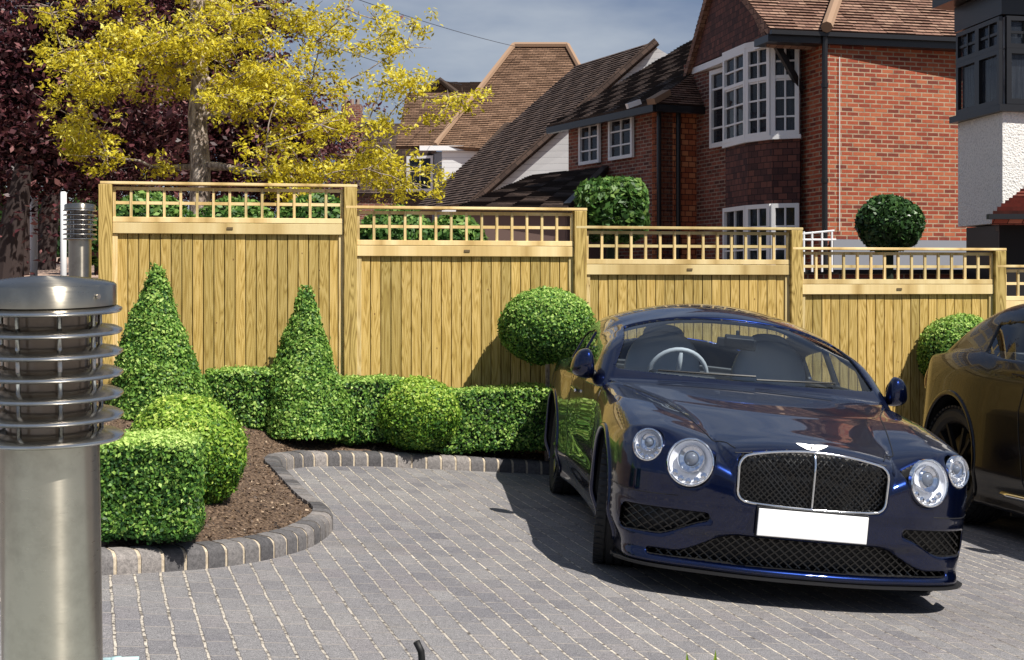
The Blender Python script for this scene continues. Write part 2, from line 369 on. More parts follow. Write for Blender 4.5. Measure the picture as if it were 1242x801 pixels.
def _kerb(t, b):
    a = attr_rnd(t); c = coord(t); n = noise(t, c, 45, 5, .7); n3 = noise(t, c, 160, 3, .7)
    col = ramp(t, a, [(0, (.06, .058, .062)), (.4, (.11, .105, .108)), (.7, (.16, .15, .148)), (1, (.23, .21, .20))])
    col = mixc(t, .9, col, ramp(t, n, [(.3, (.55, .55, .55)), (.7, (1.45, 1.42, 1.38))]), 'MULTIPLY')
    col = mixc(t, .6, col, ramp(t, n3, [(.3, (.5, .5, .5)), (.7, (1.5, 1.5, 1.5))]), 'MULTIPLY')
    setc(t, b, col); bump(t, b, n, .6, .006); b.inputs['Roughness'].default_value = .8
M_kerb = mat('kerb_block', fn=_kerb)
def _mort(t, b):
    c = coord(t); n = noise(t, c, 50, 4, .7); setc(t, b, ramp(t, n, [(.3, (.34, .27, .19)), (.7, (.62, .53, .40))])); b.inputs['Roughness'].default_value = .95; bump(t, b, n, .5, .004)
M_mortar = mat('sand_mortar', fn=_mort)

# ------------------------------------------------------------------ ground
def grid_sheet(name, xs, ys, zf, m, keep=None, kind='structure'):
    XX, YY = np.meshgrid(xs, ys); Z = zf(XX, YY); v = np.stack([XX, YY, Z], -1).reshape(-1, 3); nx = len(xs); f = []
    for j in range(len(ys)-1):
        for i in range(nx-1):
            if keep is not None and not keep((xs[i]+xs[i+1])/2, (ys[j]+ys[j+1])/2): continue
            a = j*nx+i; f.append((a, a+1, a+nx+1, a+nx))
    o = obj(name, v, f, m, smooth=True); tag(o, kind=kind); return o
def spaced(a, b, s): return list(np.arange(a, b+1e-6, s))
xs = [-400, -200, -100, -60, -40, -25, -18]+spaced(-14, 14, .35)+[18, 25, 40, 60, 100, 200, 400]
ys = [-60, -20, -8]+spaced(-4, 20, .35)+[22, 25, 30, 40, 60, 90, 140, 220, 400]
def gzs(X, Y):   # the ground sheet; sinks a little below the driveway
    inside = (sm(X, -6.6, -6.2))*(sm(-X, -10.4, -10.0))*(sm(Y, -5, -4.6))*(1-sm(Y, 13.3, 13.7))
    return gz(X, Y)-.03*inside-.004
grid_sheet('ground', xs, ys, gzs, M_ground)
grid_sheet('driveway', spaced(-6, 9.9, .3), spaced(-4.5, 12.9, .3), lambda X, Y: gz0(X, Y)+0*Y, M_pave, keep=lambda x, y: not (x < -3.0 and y > 8.3))
grid_sheet('footpath', spaced(-16, -2.6, .7), spaced(19, 45, 1), lambda X, Y: gz(X, Y)+.03, M_path)
# kerb path: outer foot of the kerb, driveway side
kp = [(-70, 652), (-30, 660), (0, 672), (40, 690), (80, 697), (125, 698), (200, 694), (270, 688), (330, 678), (372, 666), (396, 652), (404, 641), (398, 632), (384, 622), (366, 604), (350, 586), (341, 577), (346, 571), (370, 567), (400, 566), (450, 566), (500, 568), (560, 571), (645, 575), (720, 581), (800, 588), (900, 597), (1000, 606), (1100, 615), (1200, 624), (1300, 634), (1400, 644)]
kpw = [G(*q) for q in kp]
def resample(pts, step):
    # catmull then even spacing
    P_ = [pts[0]]+list(pts)+[pts[-1]]; o = []
    for i in range(1, len(P_)-2):
        for k in range(12):
            t = k/12; a, b, c, d = P_[i-1], P_[i], P_[i+1], P_[i+2]
            o.append(.5*((2*b)+(c-a)*t+(2*a-5*b+4*c-d)*t*t+(3*b-a-3*c+d)*t**3))
    o.append(pts[-1]); r = [o[0]]; acc = 0
    for a, b in zip(o, o[1:]):
        L_ = (b-a).length
        while acc+L_ >= step:
            t = (step-acc)/L_; a = a.lerp(b, t); r.append(a.copy()); L_ = (b-a).length; acc = 0
        acc += L_
    return r
kpath = resample(kpw, .02)
def kerb():
    W_, H_ = .115, .105
    prof = [(0, -.03), (0, .065), (.008, .085), (.022, .098), (.04, H_), (W_, H_), (W_, -.03)]
    v = []; f = []; rnd = []; mi = []; step = .118
    n = len(kpath); ds = .02; blk = 6
    nor = []
    for i, p in enumerate(kpath):
        d = kpath[min(i+4, n-1)]-kpath[max(i-4, 0)]; nn = Vector((-d.y, d.x, 0)).normalized(); nor.append(nn)
    k = 0; i = 0
    while i+blk < n:
        a, b = i, i+blk; seg = list(range(a, b+1)); c = random.random(); jit = random.uniform(-.003, .003)
        # block: shrink slightly for mortar; mortar body slightly inside
        for part in (0, 1):
            base = len(v)
            ids = seg
            for q, s in enumerate(ids):
                p = kpath[s].copy(); nn = nor[s]; dd = (kpath[min(s+1, n-1)]-kpath[max(s-1, 0)]).normalized()
                if part == 0:
                    if q == 0: p += dd*.009
                    if q == len(ids)-1: p -= dd*.009
                for (o, h) in prof:
                    if part == 1: o = min(max(o, .006), W_-.006); h = h-.006 if h > 0 else h
                    w_ = p+nn*(o); z = -.095*w_.x+h+(jit if part == 0 else 0); v.append((w_.x, w_.y, z))
            m_ = len(prof)
            for q in range(len(ids)-1):
                for r in range(m_-1):
                    f.append((base+q*m_+r, base+q*m_+r+1, base+(q+1)*m_+r+1, base+(q+1)*m_+r)); mi.append(part); rnd.append(c)
            for q in (0, len(ids)-1):
                f.append(tuple(base+q*m_+r for r in range(m_))); mi.append(part); rnd.append(c)
        i += blk
    o = obj('kerb', v, f, [M_kerb, M_mortar]); o.data.polygons.foreach_set('material_index', mi)
    at = o.data.attributes.new('rnd', 'FLOAT', 'FACE'); at.data.foreach_set('value', rnd)
    tag(o, kind='structure'); auto_smooth(o, 35)
kerb()
# planting bed
def offs(path, d):
    n = len(path); r = []
    for i in range(0, n, 5):
        dd = path[min(i+4, n-1)]-path[max(i-4, 0)]; nn = Vector((-dd.y, dd.x, 0)).normalized(); r.append(path[i]+nn*d)
    return r
inner = offs(kpath, .06)
bed = [(p.x, p.y) for p in inner]+[(9, 14.5), (-5, 11.6), (-6, 7.5)]
bedA = np.array(bed)
def inside(X, Y):
    X = np.asarray(X); Y = np.asarray(Y); r = np.zeros(X.shape, bool); n = len(bedA)
    for i in range(n):
        x0, y0 = bedA[i]; x1, y1 = bedA[(i+1) % n]
        if y0 == y1: continue
        c = ((y0 > Y) != (y1 > Y)) & (X < (x1-x0)*(Y-y0)/(y1-y0)+x0); r ^= c
    return r
innA = np.array([(p.x, p.y) for p in inner])
def bz(X, Y):
    X = np.asarray(X, float); Y = np.asarray(Y, float); sh = X.shape; x = X.ravel(); y = Y.ravel(); d = np.full(x.shape, 9.)
    for q in innA[::2]: d = np.minimum(d, (x-q[0])**2+(y-q[1])**2)
    d = np.sqrt(d).reshape(sh)
    lift = .085+.16*sm(d, .05, .8)+.004*np.sin(X*23+Y*11)+.005*np.sin(Y*31-X*17)
    up = sm(-X, 2.7, 4.0)*.5*sm(Y, 8.5, 10.5)
    return gz0(X, Y)+lift+up
bxs = np.arange(-6, 9, .06); bys = np.arange(5.3, 14.6, .06)
BX, BY = np.meshgrid((bxs[:-1]+bxs[1:])/2, (bys[:-1]+bys[1:])/2)
def fence_line_y(X): return 11.69+ (X+3.20)*(.3836/1.881)
KEEP = inside(BX, BY) & (BY < fence_line_y(BX)+.35)
XX, YY = np.meshgrid(bxs, bys); ZZ = bz(XX, YY)
v = np.stack([XX, YY, ZZ], -1).reshape(-1, 3); nx = len(bxs)
jj, ii = np.nonzero(KEEP); a = jj*nx+ii; fs = np.stack([a, a+1, a+nx+1, a+nx], -1)
used, inv = np.unique(fs.ravel(), return_inverse=True)
tag(obj('flower_bed_soil', v[used], inv.reshape(-1, 4), M_soil, smooth=True), kind='structure')
# bark chips
def scatter_bits(name, n, m, size, kind_label):
    X = RNG.uniform(-4.5, 3, n*6); Y = RNG.uniform(5.4, 12.8, n*6); k = inside(X, Y) & (Y < fence_line_y(X)); X = X[k][:n]; Y = Y[k][:n]; n = len(X)
    Z = bz(X, Y)+size*.25
    c = np.stack([X, Y, Z], -1); A = RNG.normal(size=(n, 3)); A[:, 2] *= .5; A /= np.linalg.norm(A, axis=1)[:, None]; B = np.cross(A, RNG.normal(size=(n, 3))*[.3, .3, 1]); B /= np.linalg.norm(B, axis=1)[:, None]
    s = size*RNG.uniform(.4, 1.3, (n, 1)); v = np.stack([c-A*s-B*s*.4, c+A*s-B*s*.5, c+A*s*.9+B*s*.4, c-A*s*.8+B*s*.5], 1).reshape(-1, 3)
    o = fast_mesh(name, v, np.arange(4*n).reshape(-1, 4), m, RNG.random(n)); return o
def fast_mesh(name, v, f, m, rnd=None, parent=None, loc=None):
    v = np.asarray(v, np.float32); 
    if parent is not None:
        o0 = Vector((0, 0, 0)); p = parent
        while p is not None: o0 += p.location; p = p.parent
        v = v-np.array(o0, np.float32)
    me = bpy.data.meshes.new(name); nf, k = f.shape
    me.vertices.add(len(v)); me.vertices.foreach_set('co', v.ravel()); me.loops.add(nf*k); me.loops.foreach_set('vertex_index', f.ravel().astype(np.int32))
    me.polygons.add(nf); me.polygons.foreach_set('loop_start', np.arange(0, nf*k, k, dtype=np.int32)); me.polygons.foreach_set('loop_total', np.full(nf, k, np.int32))
    me.update(calc_edges=True)
    if rnd is not None:
        at = me.attributes.new('rnd', 'FLOAT', 'FACE'); at.data.foreach_set('value', np.asarray(rnd, np.float32))
    me.materials.append(m); o = bpy.data.objects.new(name, me); COL.objects.link(o)
    if parent is not None: o.parent = parent
    return o
M_chip = mat('bark_chip', fn=lambda t, b: (setc(t, b, ramp(t, attr_rnd(t), [(0, (.02, .012, .008)), (.5, (.085, .05, .03)), (.85, (.20, .13, .075)), (1, (.5, .38, .26))])),))
o = scatter_bits('bark_mulch', 22000, M_chip, .010, ''); tag(o, 'brown bark mulch covering the raised flower bed', 'mulch', kind='stuff')

# ------------------------------------------------------------------ foliage helpers
def leaf_cloud(name, c, nrm, size, m, parent, spread=.7, aspect=.55, rnd=None, bend=True):
    """diamond leaves at points c, facing about nrm"""
    n = len(c); nr = nrm+RNG.normal(size=(n, 3))*spread; nr /= np.linalg.norm(nr, axis=1)[:, None]
    t = np.cross(nr, RNG.normal(size=(n, 3))); t /= np.linalg.norm(t, axis=1)[:, None]; b = np.cross(nr, t)
    s = (size*RNG.uniform(.6, 1.35, n))[:, None]
    v = np.stack([c-t*s, c+b*s*aspect+nr*s*.15, c+t*s, c-b*s*aspect+nr*s*.15], 1).reshape(-1, 3)
    if rnd is None: rnd = RNG.random(n)
    return fast_mesh(name, v, np.arange(4*n).reshape(-1, 4), m, rnd, parent)
def clump(p, k=9.0):
    return (np.sin(p[:, 0]*k+1.3*np.sin(p[:, 1]*k*.7))+np.sin(p[:, 1]*k*1.1+p[:, 2]*k*.8)+np.sin(p[:, 2]*k*1.3+2+p[:, 0]*k*.6))/3
def topiary(name, label, parts, size, n, base, m=M_box, group=None, cat='topiary', jitter=.018, top_light=.30):
    """parts: list of (kind, params) closed clipped shapes, leaves thick on the surface, dark core inside as painted shade"""
    t = thing(name, label, cat, base, group)
    cs = []; ns = []; core = MB()
    areas = []
    for k, p in parts:
        areas.append({'cone': lambda: math.pi*p[1]*math.hypot(p[1], p[2])*1.0, 'ball': lambda: 4*math.pi*p[1]*p[2], 'box': lambda: 2*(p[1][0]*p[1][1]+p[1][1]*p[1][2]+p[1][0]*p[1][2])}[k]())
    tot = sum(areas)
    for (k, p), ar in zip(parts, areas):
        q = int(n*1.7*ar/tot)
        if k == 'cone':
            c, r, h = p; u = 1-np.sqrt(RNG.random(q)); u = u*.985; th = RNG.uniform(0, 2*math.pi, q); rr = r*(1-u**1.12)**1.0*(1+.05*np.sin(th*3+u*7))+.022+.02*np.sin(u*9+th)*(1-u)
            cc = np.stack([c[0]+rr*np.cos(th), c[1]+rr*np.sin(th), c[2]+h*u], -1); nn = np.stack([np.cos(th), np.sin(th), np.full(q, r/h)], -1)
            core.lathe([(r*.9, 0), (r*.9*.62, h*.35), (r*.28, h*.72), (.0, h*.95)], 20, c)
        elif k == 'ball':
            c, r, rz = p; nn = RNG.normal(size=(q, 3)); nn /= np.linalg.norm(nn, axis=1)[:, None]; cc = np.array(c)+nn*[r, r, rz]
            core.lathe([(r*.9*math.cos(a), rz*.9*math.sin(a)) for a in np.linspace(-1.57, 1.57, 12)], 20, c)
        else:
            c, s, ux = p; ux = Vector(ux).normalized(); uy = Vector((-ux.y, ux.x, 0)); rc = .035
            pts = RNG.uniform(-1, 1, (q, 3)); A = np.array([s[1]*s[2], s[0]*s[2], s[0]*s[1]]); A = A/A.sum(); ch = RNG.choice(3, q, p=A); sg = RNG.choice([-1, 1], q)
            pts[np.arange(q), ch] = sg; nn0 = np.zeros((q, 3)); nn0[np.arange(q), ch] = sg
            hs = np.array(s)/2; loc = pts*hs; inn = np.clip(loc, -(hs-rc), hs-rc); dv = loc-inn; dl = np.linalg.norm(dv, axis=1)[:, None]+1e-6; loc = inn+dv/dl*np.minimum(dl, rc); nn0 = dv/dl
            R = np.array([[ux.x, ux.y, 0], [uy.x, uy.y, 0], [0, 0, 1]]); cc = loc@R+np.array(c); nn = nn0@R
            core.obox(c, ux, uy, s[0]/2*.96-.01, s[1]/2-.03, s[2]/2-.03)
        cs.append(cc); ns.append(nn)
    cs = np.concatenate(cs); ns = np.concatenate(ns); ns /= np.linalg.norm(ns, axis=1)[:, None]
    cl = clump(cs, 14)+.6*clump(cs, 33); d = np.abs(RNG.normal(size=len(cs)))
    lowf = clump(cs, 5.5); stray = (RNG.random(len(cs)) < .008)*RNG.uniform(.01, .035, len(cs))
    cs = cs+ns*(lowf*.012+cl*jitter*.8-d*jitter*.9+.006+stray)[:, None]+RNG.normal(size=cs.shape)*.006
    r = np.clip(.44+.10*cl-.2*d+RNG.normal(size=len(cs))*.26+top_light*ns[:, 2]+(.30-top_light)*.2, 0, 1)  # tops lighter, depths darker: light and shade put into leaf tone
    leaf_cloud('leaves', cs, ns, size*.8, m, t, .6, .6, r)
    core.build('dark_core', M_core, t)
    return t
# hedges and topiary: dims from the photograph
GB = lambda x, y: float(bz(np.array([x]), np.array([y]))[0])
def at(px, Y): return (px-CX)/F*Y
def mpx(px, Y): return px/F*Y
FD = Vector((1.881, .3836, 0)).normalized()   # fence direction
FN = Vector((FD.y, -FD.x, 0))                  # towards camera
def fpt(X, d=0): return Vector((X, float(fence_line_y(X)), 0))+FN*d
def Zp(py, Y): return E+(HY-py)/F*Y
# low hedge segments along the fence
HD = .34
p0 = fpt(-2.36, HD); 
def hedge(label, X0, X1, d, ytop, ybot, w=.42, n=9000):
    a = fpt(X0, d); b = fpt(X1, d); mid = (a+b)/2; zt = Zp(ytop, mid.y-w/2); zb = Zp(ybot, mid.y-w/2)-.03
    topiary('box_hedge', label, [('box', ((mid.x, mid.y, (zt+zb)/2), ((b-a).length, w, zt-zb), FD))], .017, n, (mid.x, mid.y, zb), group='low box hedge lengths along the fence', cat='hedge')
hedge('low clipped box hedge length between the two green cones', -2.44, -1.88, HD, 451, 518, n=8000)
hedge('short low box hedge length between the narrow cone and the squat box ball', -1.58, -.95, HD, 461, 532, n=8000)
hedge('low box hedge length from the squat box ball to the blue car side', -.82, .62, HD, 473, 541, n=16000)
def cone(label, px, ytop, ybot, half, Y, n):
    X = at(px, Y); zt = Zp(ytop, Y); zb = Zp(ybot, Y-mpx(half, Y)*.7)
    topiary('cone_topiary', label, [('cone', ((X, Y, zb), mpx(half, Y), zt-zb))], .018, n, (X, Y, zb), group='clipped box cones in the bed')
cone('taller clipped green cone nearer the steel bollard, leaning tip', 190, 316, 506, 60, 11.1, 20000)
cone('narrower clipped green cone in the middle of the first fence panel', 371, 342, 530, 55, 11.58, 20000)
def ball(label, px, py, r, rz, Y, n, m=M_box, name='ball_topiary', size=.017, base=None):
    X = at(px, Y); z = Zp(py, Y); 
    return topiary(name, label, [('ball', ((X, Y, z), mpx(r, Y), mpx(rz, Y)))], size, n, (X, Y, z-mpx(rz, Y)), m)
ball('squat clipped box ball set in the low hedge at the centre of the bed', 508, 501, 50, 43, 11.70, 14000, M_boxy)
# near pair by the bollard
Yc = 7.1
topiary('ball_topiary', 'large yellow green clipped ball behind the cube at the bollard', [('ball', ((at(224, 8.0), 8.0, Zp(553, 8.0)), mpx(71, 8.0), mpx(68, 8.0)))], .0145, 32000, (at(224, 8.0), 8.0, Zp(623, 8.0)), M_boxy)
xc = at(184, Yc); zt = Zp(538, Yc-.2); zb = Zp(652, Yc-.23)-.02
topiary('cube_topiary', 'clipped bright green box cube in front, right beside the near bollard', [('box', ((xc, Yc, (zt+zb)/2), (mpx(114, Yc), .42, zt-zb), (1, .12, 0)))], .0135, 24000, (xc, Yc, zb), M_box, top_light=.75)
# lollipop trees
def lolly(label, px, py, r, rz, Y, n, lean=0):
    t = ball(label, px, py, r, rz, Y, n, M_box, 'lollipop_tree'); X = at(px, Y); z = Zp(py, Y); m = MB(); zb = GB(X, Y)
    m.tube([(X, Y, zb-.05), (X+.01, Y, (zb+z)/2), (X, Y, z)], .018, 8); m.build('trunk', M_bark, t); t.location = t.location
    t['category'] = 'clipped tree'; return t
lolly('round clipped ball on a stem left of the blue car', 663, 395, 57, 44, 11.97, 15000)
lolly('looser clipped ball on a stem between the blue car and the dark car', 1165, 428, 48, 45, 12.95, 12000)

# ------------------------------------------------------------------ fence
def uvboard(mb, x0, x1, z0, z1, o, th, idx, d0=0):
    """vertical board: x along fence from o, front face towards camera; uv x = idx + 0..1"""
    a = o+FD*x0; b = o+FD*x1; f0 = FN*(d0+th); f1 = FN*d0
    v = [a+f0+Vector((0, 0, z0)), b+f0+Vector((0, 0, z0)), b+f0+Vector((0, 0, z1)), a+f0+Vector((0, 0, z1)),
         a+f1+Vector((0, 0, z0)), b+f1+Vector((0, 0, z0)), b+f1+Vector((0, 0, z1)), a+f1+Vector((0, 0, z1))]
    fs = [(0, 1, 2, 3), (5, 4, 7, 6), (4, 0, 3, 7), (1, 5, 6, 2), (3, 2, 6, 7), (4, 5, 1, 0)]
    uv0 = {0: (.1, 0), 1: (.9, 0), 2: (.9, z1-z0), 3: (.1, z1-z0), 4: (.1, 0), 5: (.9, 0), 6: (.9, z1-z0), 7: (.1, z1-z0)}
    uv = [[(idx+uv0[i][0], uv0[i][1]*2.2) for i in q] for q in fs]
    mb.add(v, fs, uv)
def uvbar(mb, a, b, w, h, idx):
    """bar with grain along its length; uv y = along"""
    a = Vector(a); b = Vector(b); d = (b-a).normalized(); up = Vector((0, 0, 1)) if abs(d.z) < .9 else FN; s = d.cross(up).normalized(); u = s.cross(d)
    L_ = (b-a).length
    v = [p+s*w/2*i+u*h/2*j for p in (a, b) for (i, j) in ((-1, -1), (1, -1), (1, 1), (-1, 1))]
    fs = [(0, 1, 2, 3), (7, 6, 5, 4), (0, 4, 5, 1), (1, 5, 6, 2), (2, 6, 7, 3), (3, 7, 4, 0)]
    uv = []
    for q in fs:
        uv.append([(idx+(.1 if (i % 4) in (0, 3) else .9), (L_ if i > 3 else 0)*2.2) for i in q])
    mb.add(v, fs, uv)
caps = [(220.5, 224.5), (250.5, 252.5), (274, 277), (300, 301.5), (321, 323)]
posts_px = [128, 424, 702, 961, 1207, 1440]
Xp = [-3.20+1.881*k for k in range(6)]
Yp = [11.69+.3836*k for k in range(6)]
capz = [ (Zp(sum(caps[k])/2, (Yp[k]+Yp[k+1])/2)) for k in range(5)]
lab_p = ['tallest treated wood fence panel at the far left with trellis top', 'second fence panel from the left, behind the squat box ball', 'third fence panel from the left, directly behind the blue car roof', 'fourth fence panel from the left, behind the blue car mirror', 'lowest fence panel at the right edge above the dark car']
for k in range(5):
    o = Vector((Xp[k], Yp[k], 0)); zt = capz[k]; g0 = -.095*(Xp[k]+.94)+.1; Ln = 1.9197
    t = thing('trellis_fence', lab_p[k], 'fence panel', (o.x, o.y, g0), 'fence panels stepping down the slope')
    x0, x1 = .055, Ln-.055
    s = zt
    # boards
    mb = MB(); nb = 21; bw = (x1-x0-.06)/nb
    for i in range(nb):
        uvboard(mb, x0+.03+i*bw+.0032, x0+.03+(i+1)*bw-.0032, g0, s-.40, o, .014, k*40+i+random.randint(0, 3)*100, -.008+random.uniform(-.0015, .0015))
    mb.build('boards', M_board, t, bev=.003)
    mb = MB(); mb.obox(o+FD*(Ln/2)-FN*.014+Vector((0, 0, (g0+s-.4)/2)), FD, FN, (x1-x0)/2-.01, .004, (s-.4-g0)/2); mb.build('backing', mat('shaded_backing', (.10, .06, .02), .9), t)  # added dark sheet; its colour stands for shade between the boards
    # frame rails
    mb = MB(); R = lambda z: Vector((0, 0, z))
    uvbar(mb, o+FD*x0+FN*.016+R(s-.365), o+FD*x1+FN*.016+R(s-.365), .042, .085, 3+k*10)   # wide board rail
    uvbar(mb, o+FD*x0+FN*.010+R(s-.298), o+FD*x1+FN*.010+R(s-.298), .05, .042, 5+k*10)
    for xx in (x0+.015, x1-.015): uvbar(mb, o+FD*xx+FN*.006+R(g0), o+FD*xx+FN*.006+R(s-.41), .045, .03, 7+k*10)
    mb.build('rails', M_rail, t, bev=.003)
    mb = MB()
    nv = 14
    for i in range(nv+1):
        xx = x0+.012+(x1-x0-.024)*i/nv; uvbar(mb, o+FD*xx+FN*.012+R(s-.28), o+FD*xx+FN*.012+R(s-.045), .02, .024, 20+i+k*20)
    uvbar(mb, o+FD*x0+FN*.005+R(s-.165), o+FD*x1+FN*.005+R(s-.165), .022, .024, 9+k)
    uvbar(mb, o+FD*x0+FN*.005+R(s-.052), o+FD*x1+FN*.005+R(s-.052), .03, .026, 9+k)
    mb.build('trellis', M_rail, t)
    mb = MB(); uvbar(mb, o-FD*.04+FN*.01+R(s-.011), o+FD*(Ln+.055)+FN*.01+R(s-.011), .11, .022, 11+k)
    if k == 0: pass
    mb.build('capping_rail', M_rail, t, bev=.003)
    mb = MB(); mb.obox(o+FD*(Ln*.5)+FN*.041+R(s-.362), FD, FN, .024, .003, .009); mb.build('maker_badge', mat('badge_brown', (.13, .09, .04), .5), t)
lab_q = ['end fence post at the far left beside the far bollard', 'fence post at the step between the first and second panels', 'fence post at the step just above the ball on a stem', 'fence post at the step right above the blue car roof', 'fence post above the ball between the two cars', 'fence post beyond the right end panel']
for k in range(6):
    o = Vector((Xp[k], Yp[k], 0)); zt = (capz[0] if k == 0 else capz[k-1])-.022; g0 = float(gz0(Xp[k], Yp[k]))
    if k == 5: zt = capz[4]-.022
    mb = MB()
    uvbar(mb, o+FN*.012+Vector((0, 0, g0)), o+FN*.012+Vector((0, 0, zt-.001)), .105, .105, 60+k)
    q = mb.build('fence_post', M_post, None, bev=.006); tag(q, lab_q[k], 'fence post', 'fence posts at the panel steps')
    
# ------------------------------------------------------------------ bollards
def bollard(label, px, ytop, Y, zb, tilt, sc=1.0):
    X = at(px, Y); zt = Zp(ytop, Y)+.004
    t = thing('bollard_light', label, 'bollard light', (X, Y, zb), 'steel louvred bollard lights', (math.radians(tilt), 0, 0))
    H = zt-zb; loc = True
    m = MB(); m.lathe([(.078, 0), (.078, H-.255)], 64); m.lathe([(.0, H-.2551), (.078, H-.2551)], 64)
    m.build('post', M_steel, t, smooth=True, local=True)
    m = MB(); m.lathe([(.11, 0), (.11, .008), (.08, .012)], 40); m.build('base_flange', M_steel, t, local=True)
    m = MB()
    m.lathe([(0, H), (.03, H-.001), (.06, H-.0035), (.085, H-.007), (.104, H-.0115), (.108, H-.015), (.108, H-.046), (.100, H-.047)], 64)
    auto_smooth(m.build('cap', M_steel, t, local=True), 50)
    for i in range(7):
        z = H-.049-i*.0338; m = MB()
        m.lathe([(.076, z+.006), (.108, z+.001), (.1162, z-.003), (.1168, z-.0060), (.113, z-.0095), (.076, z-.008)], 72, close=True); r = m.build('louvre_ring', M_steel2, t, local=True); auto_smooth(r, 45)
    m = MB()
    for a in (25, 70, 118, 165, 210, 255, 300, 345):
        a = math.radians(a); m.tube([(.082*math.cos(a), .082*math.sin(a), H-.258), (.082*math.cos(a), .082*math.sin(a), H-.04)], .0038, 8)
    m.build('support_rods', M_steel2, t, smooth=True, local=True)
    m = MB(); m.lathe([(.066, H-.256), (.066, H-.045)], 40); m.build('diffuser', mat('bollard_diffuser', (.22, .17, .13), .15, 0, coat=.6), t, smooth=True, local=True)
    m = MB(); m.tube([(.1085*math.cos(-.5), .1085*math.sin(-.5), H-.03), (.112*math.cos(-.5), .112*math.sin(-.5), H-.03)], .004, 10); m.build('grub_screw', M_steel2, t, local=True)
    return t
bollard('large brushed steel louvred bollard in the near left foreground', 66, 337, 2.4, .72, 3.0)
bollard('distant steel louvred bollard beside the end fence post', 97, 247, 10.5, float(gz(-3.06, 10.5))+.0, 0)
# low planter wall in the foreground that carries the near bollard, under the frame
m = MB(); m.box((-2.6, .2, -.35), (1.9, 2.75, .66)); t = thing('planter_wall', 'low rendered planter wall under the near bollard at the bottom edge', 'wall', (-.3, 1.5, -.1))
m.build('wall_body', M_render, t); m = MB(); m.box((-2.65, .15, .66), (1.95, 2.8, .72)); m.build('coping', mat('pale_coping', (.45, .5, .5), .7), t, bev=.006)
q = P(152, 797, 3.3); m = MB(); m.tube([(q.x-.06, 3.30, q.z-.009), (q.x+.03, 3.30, q.z-.006)], .007, 10); m.tube([(q.x-.02, 3.3, -.3), (q.x-.02, 3.3, q.z)], .012, 8)
tag(m.build('pipe_top', mat('pale_blue_plastic', (.45, .62, .62), .5), None, smooth=True), 'pale blue pipe end just showing at the foot of the near bollard', 'pipe')
q = P(505, 776, 3.1); m = MB(); m.tube([(q.x+.012, 3.1, -.1), (q.x+.012, 3.1, q.z-.05), (q.x+.01, 3.1, q.z-.025), (q.x, 3.1, q.z-.004)], .0075, 12)
tag(m.build('metal_stake', mat('black_rubber', (.004, .004, .004), .6), None, smooth=True), 'black curved stake tip rising at the bottom edge over the paving', 'stake')
t = thing('potted_plant', 'pointed yellow green leaf tips of a plant at the bottom edge', 'plant', tuple(P(850, 900, 3.1)))
m = MB()
for px, py, ln in ((833, 791, .03), (868, 788, -.03), (846, 812, .0), (858, 815, .02)):
    a = P(852-ln*300, 950, 3.1); b = P(px, py, 3.1); mid = (a+b)/2
    side = Vector((.012, 0, 0)); v = [a-side*.4, a+side*.4, mid.lerp(b, .5)+side, mid.lerp(b, .5)-side, b, mid.lerp(b, .5)+Vector((0, .006, 0))]
    m.add(v, [(0, 1, 2, 5), (0, 5, 3), (5, 2, 4), (3, 5, 4)])
lf = m.build('leaves', M_ivy, t)

# ------------------------------------------------------------------ houses
def wall(mb, pts, th=.25):
    """vertical or any planar polygon given as world points, thickened away from the camera"""
    pts = [Vector(p) for p in pts]; n = (pts[1]-pts[0]).cross(pts[2]-pts[0]).normalized()
    c = sum(pts, Vector())/len(pts); cam_ = Vector((0, 0, E))
    if n.dot(cam_-c) > 0: n = -n
    mb.prism(pts, n*th)
def vwall(mb, a, b, z0, z1, th=.25):
    a = Vector((a[0], a[1], 0)); b = Vector((b[0], b[1], 0)); Z = Vector((0, 0, 1)); wall(mb, [a+Z*z0, b+Z*z0, b+Z*z1, a+Z*z1], th)
def tiled(mb, bl, br, tr, tl, course=.105, th=.028):
    """roof slope of real overlapping courses between eave (bl-br) and top (tl-tr)"""
    bl, br, tr, tl = map(Vector, (bl, br, tr, tl)); h = max((tl-bl).length, (tr-br).length)
    n = max(2, int(h/course)); nn = (br-bl).cross(tl-bl)
    if nn.length < 1e-6: nn = (br-bl).cross(tr-bl)
    nn.normalize()
    if nn.z < 0: nn = -nn
    ux = (br-bl).normalized(); uy = nn.cross(ux)
    for i in range(n):
        a = bl.lerp(tl, i/n); b = br.lerp(tr, i/n); c = br.lerp(tr, (i+1)/n); d = bl.lerp(tl, (i+1)/n)
        k = max(3, int((b-a).length/.5)); prev = None
        for j in range(k):
            t0, t1 = j/k, (j+1)/k; w0 = th*(1+.25*math.sin(i*7.1+j*3.3)); 
            v = [a.lerp(b, t0)+nn*w0, a.lerp(b, t1)+nn*w0, d.lerp(c, t1)+nn*.004, d.lerp(c, t0)+nn*.004, a.lerp(b, t0), a.lerp(b, t1)]
            uv = [[(v[q].dot(ux), (i+(0 if q in (0, 1) else 1))*.105) for q in (0, 1, 2, 3)], [(v[q].dot(ux), i*.105+.003) for q in (4, 5, 1, 0)]]
            mb.add(v, [(0, 1, 2, 3), (4, 5, 1, 0)], uv)
    # slab beneath, closes it
    mb.prism([bl, br, tr, tl] if (tr-tl).length > 1e-4 else [bl, br, tr], -nn*.12)
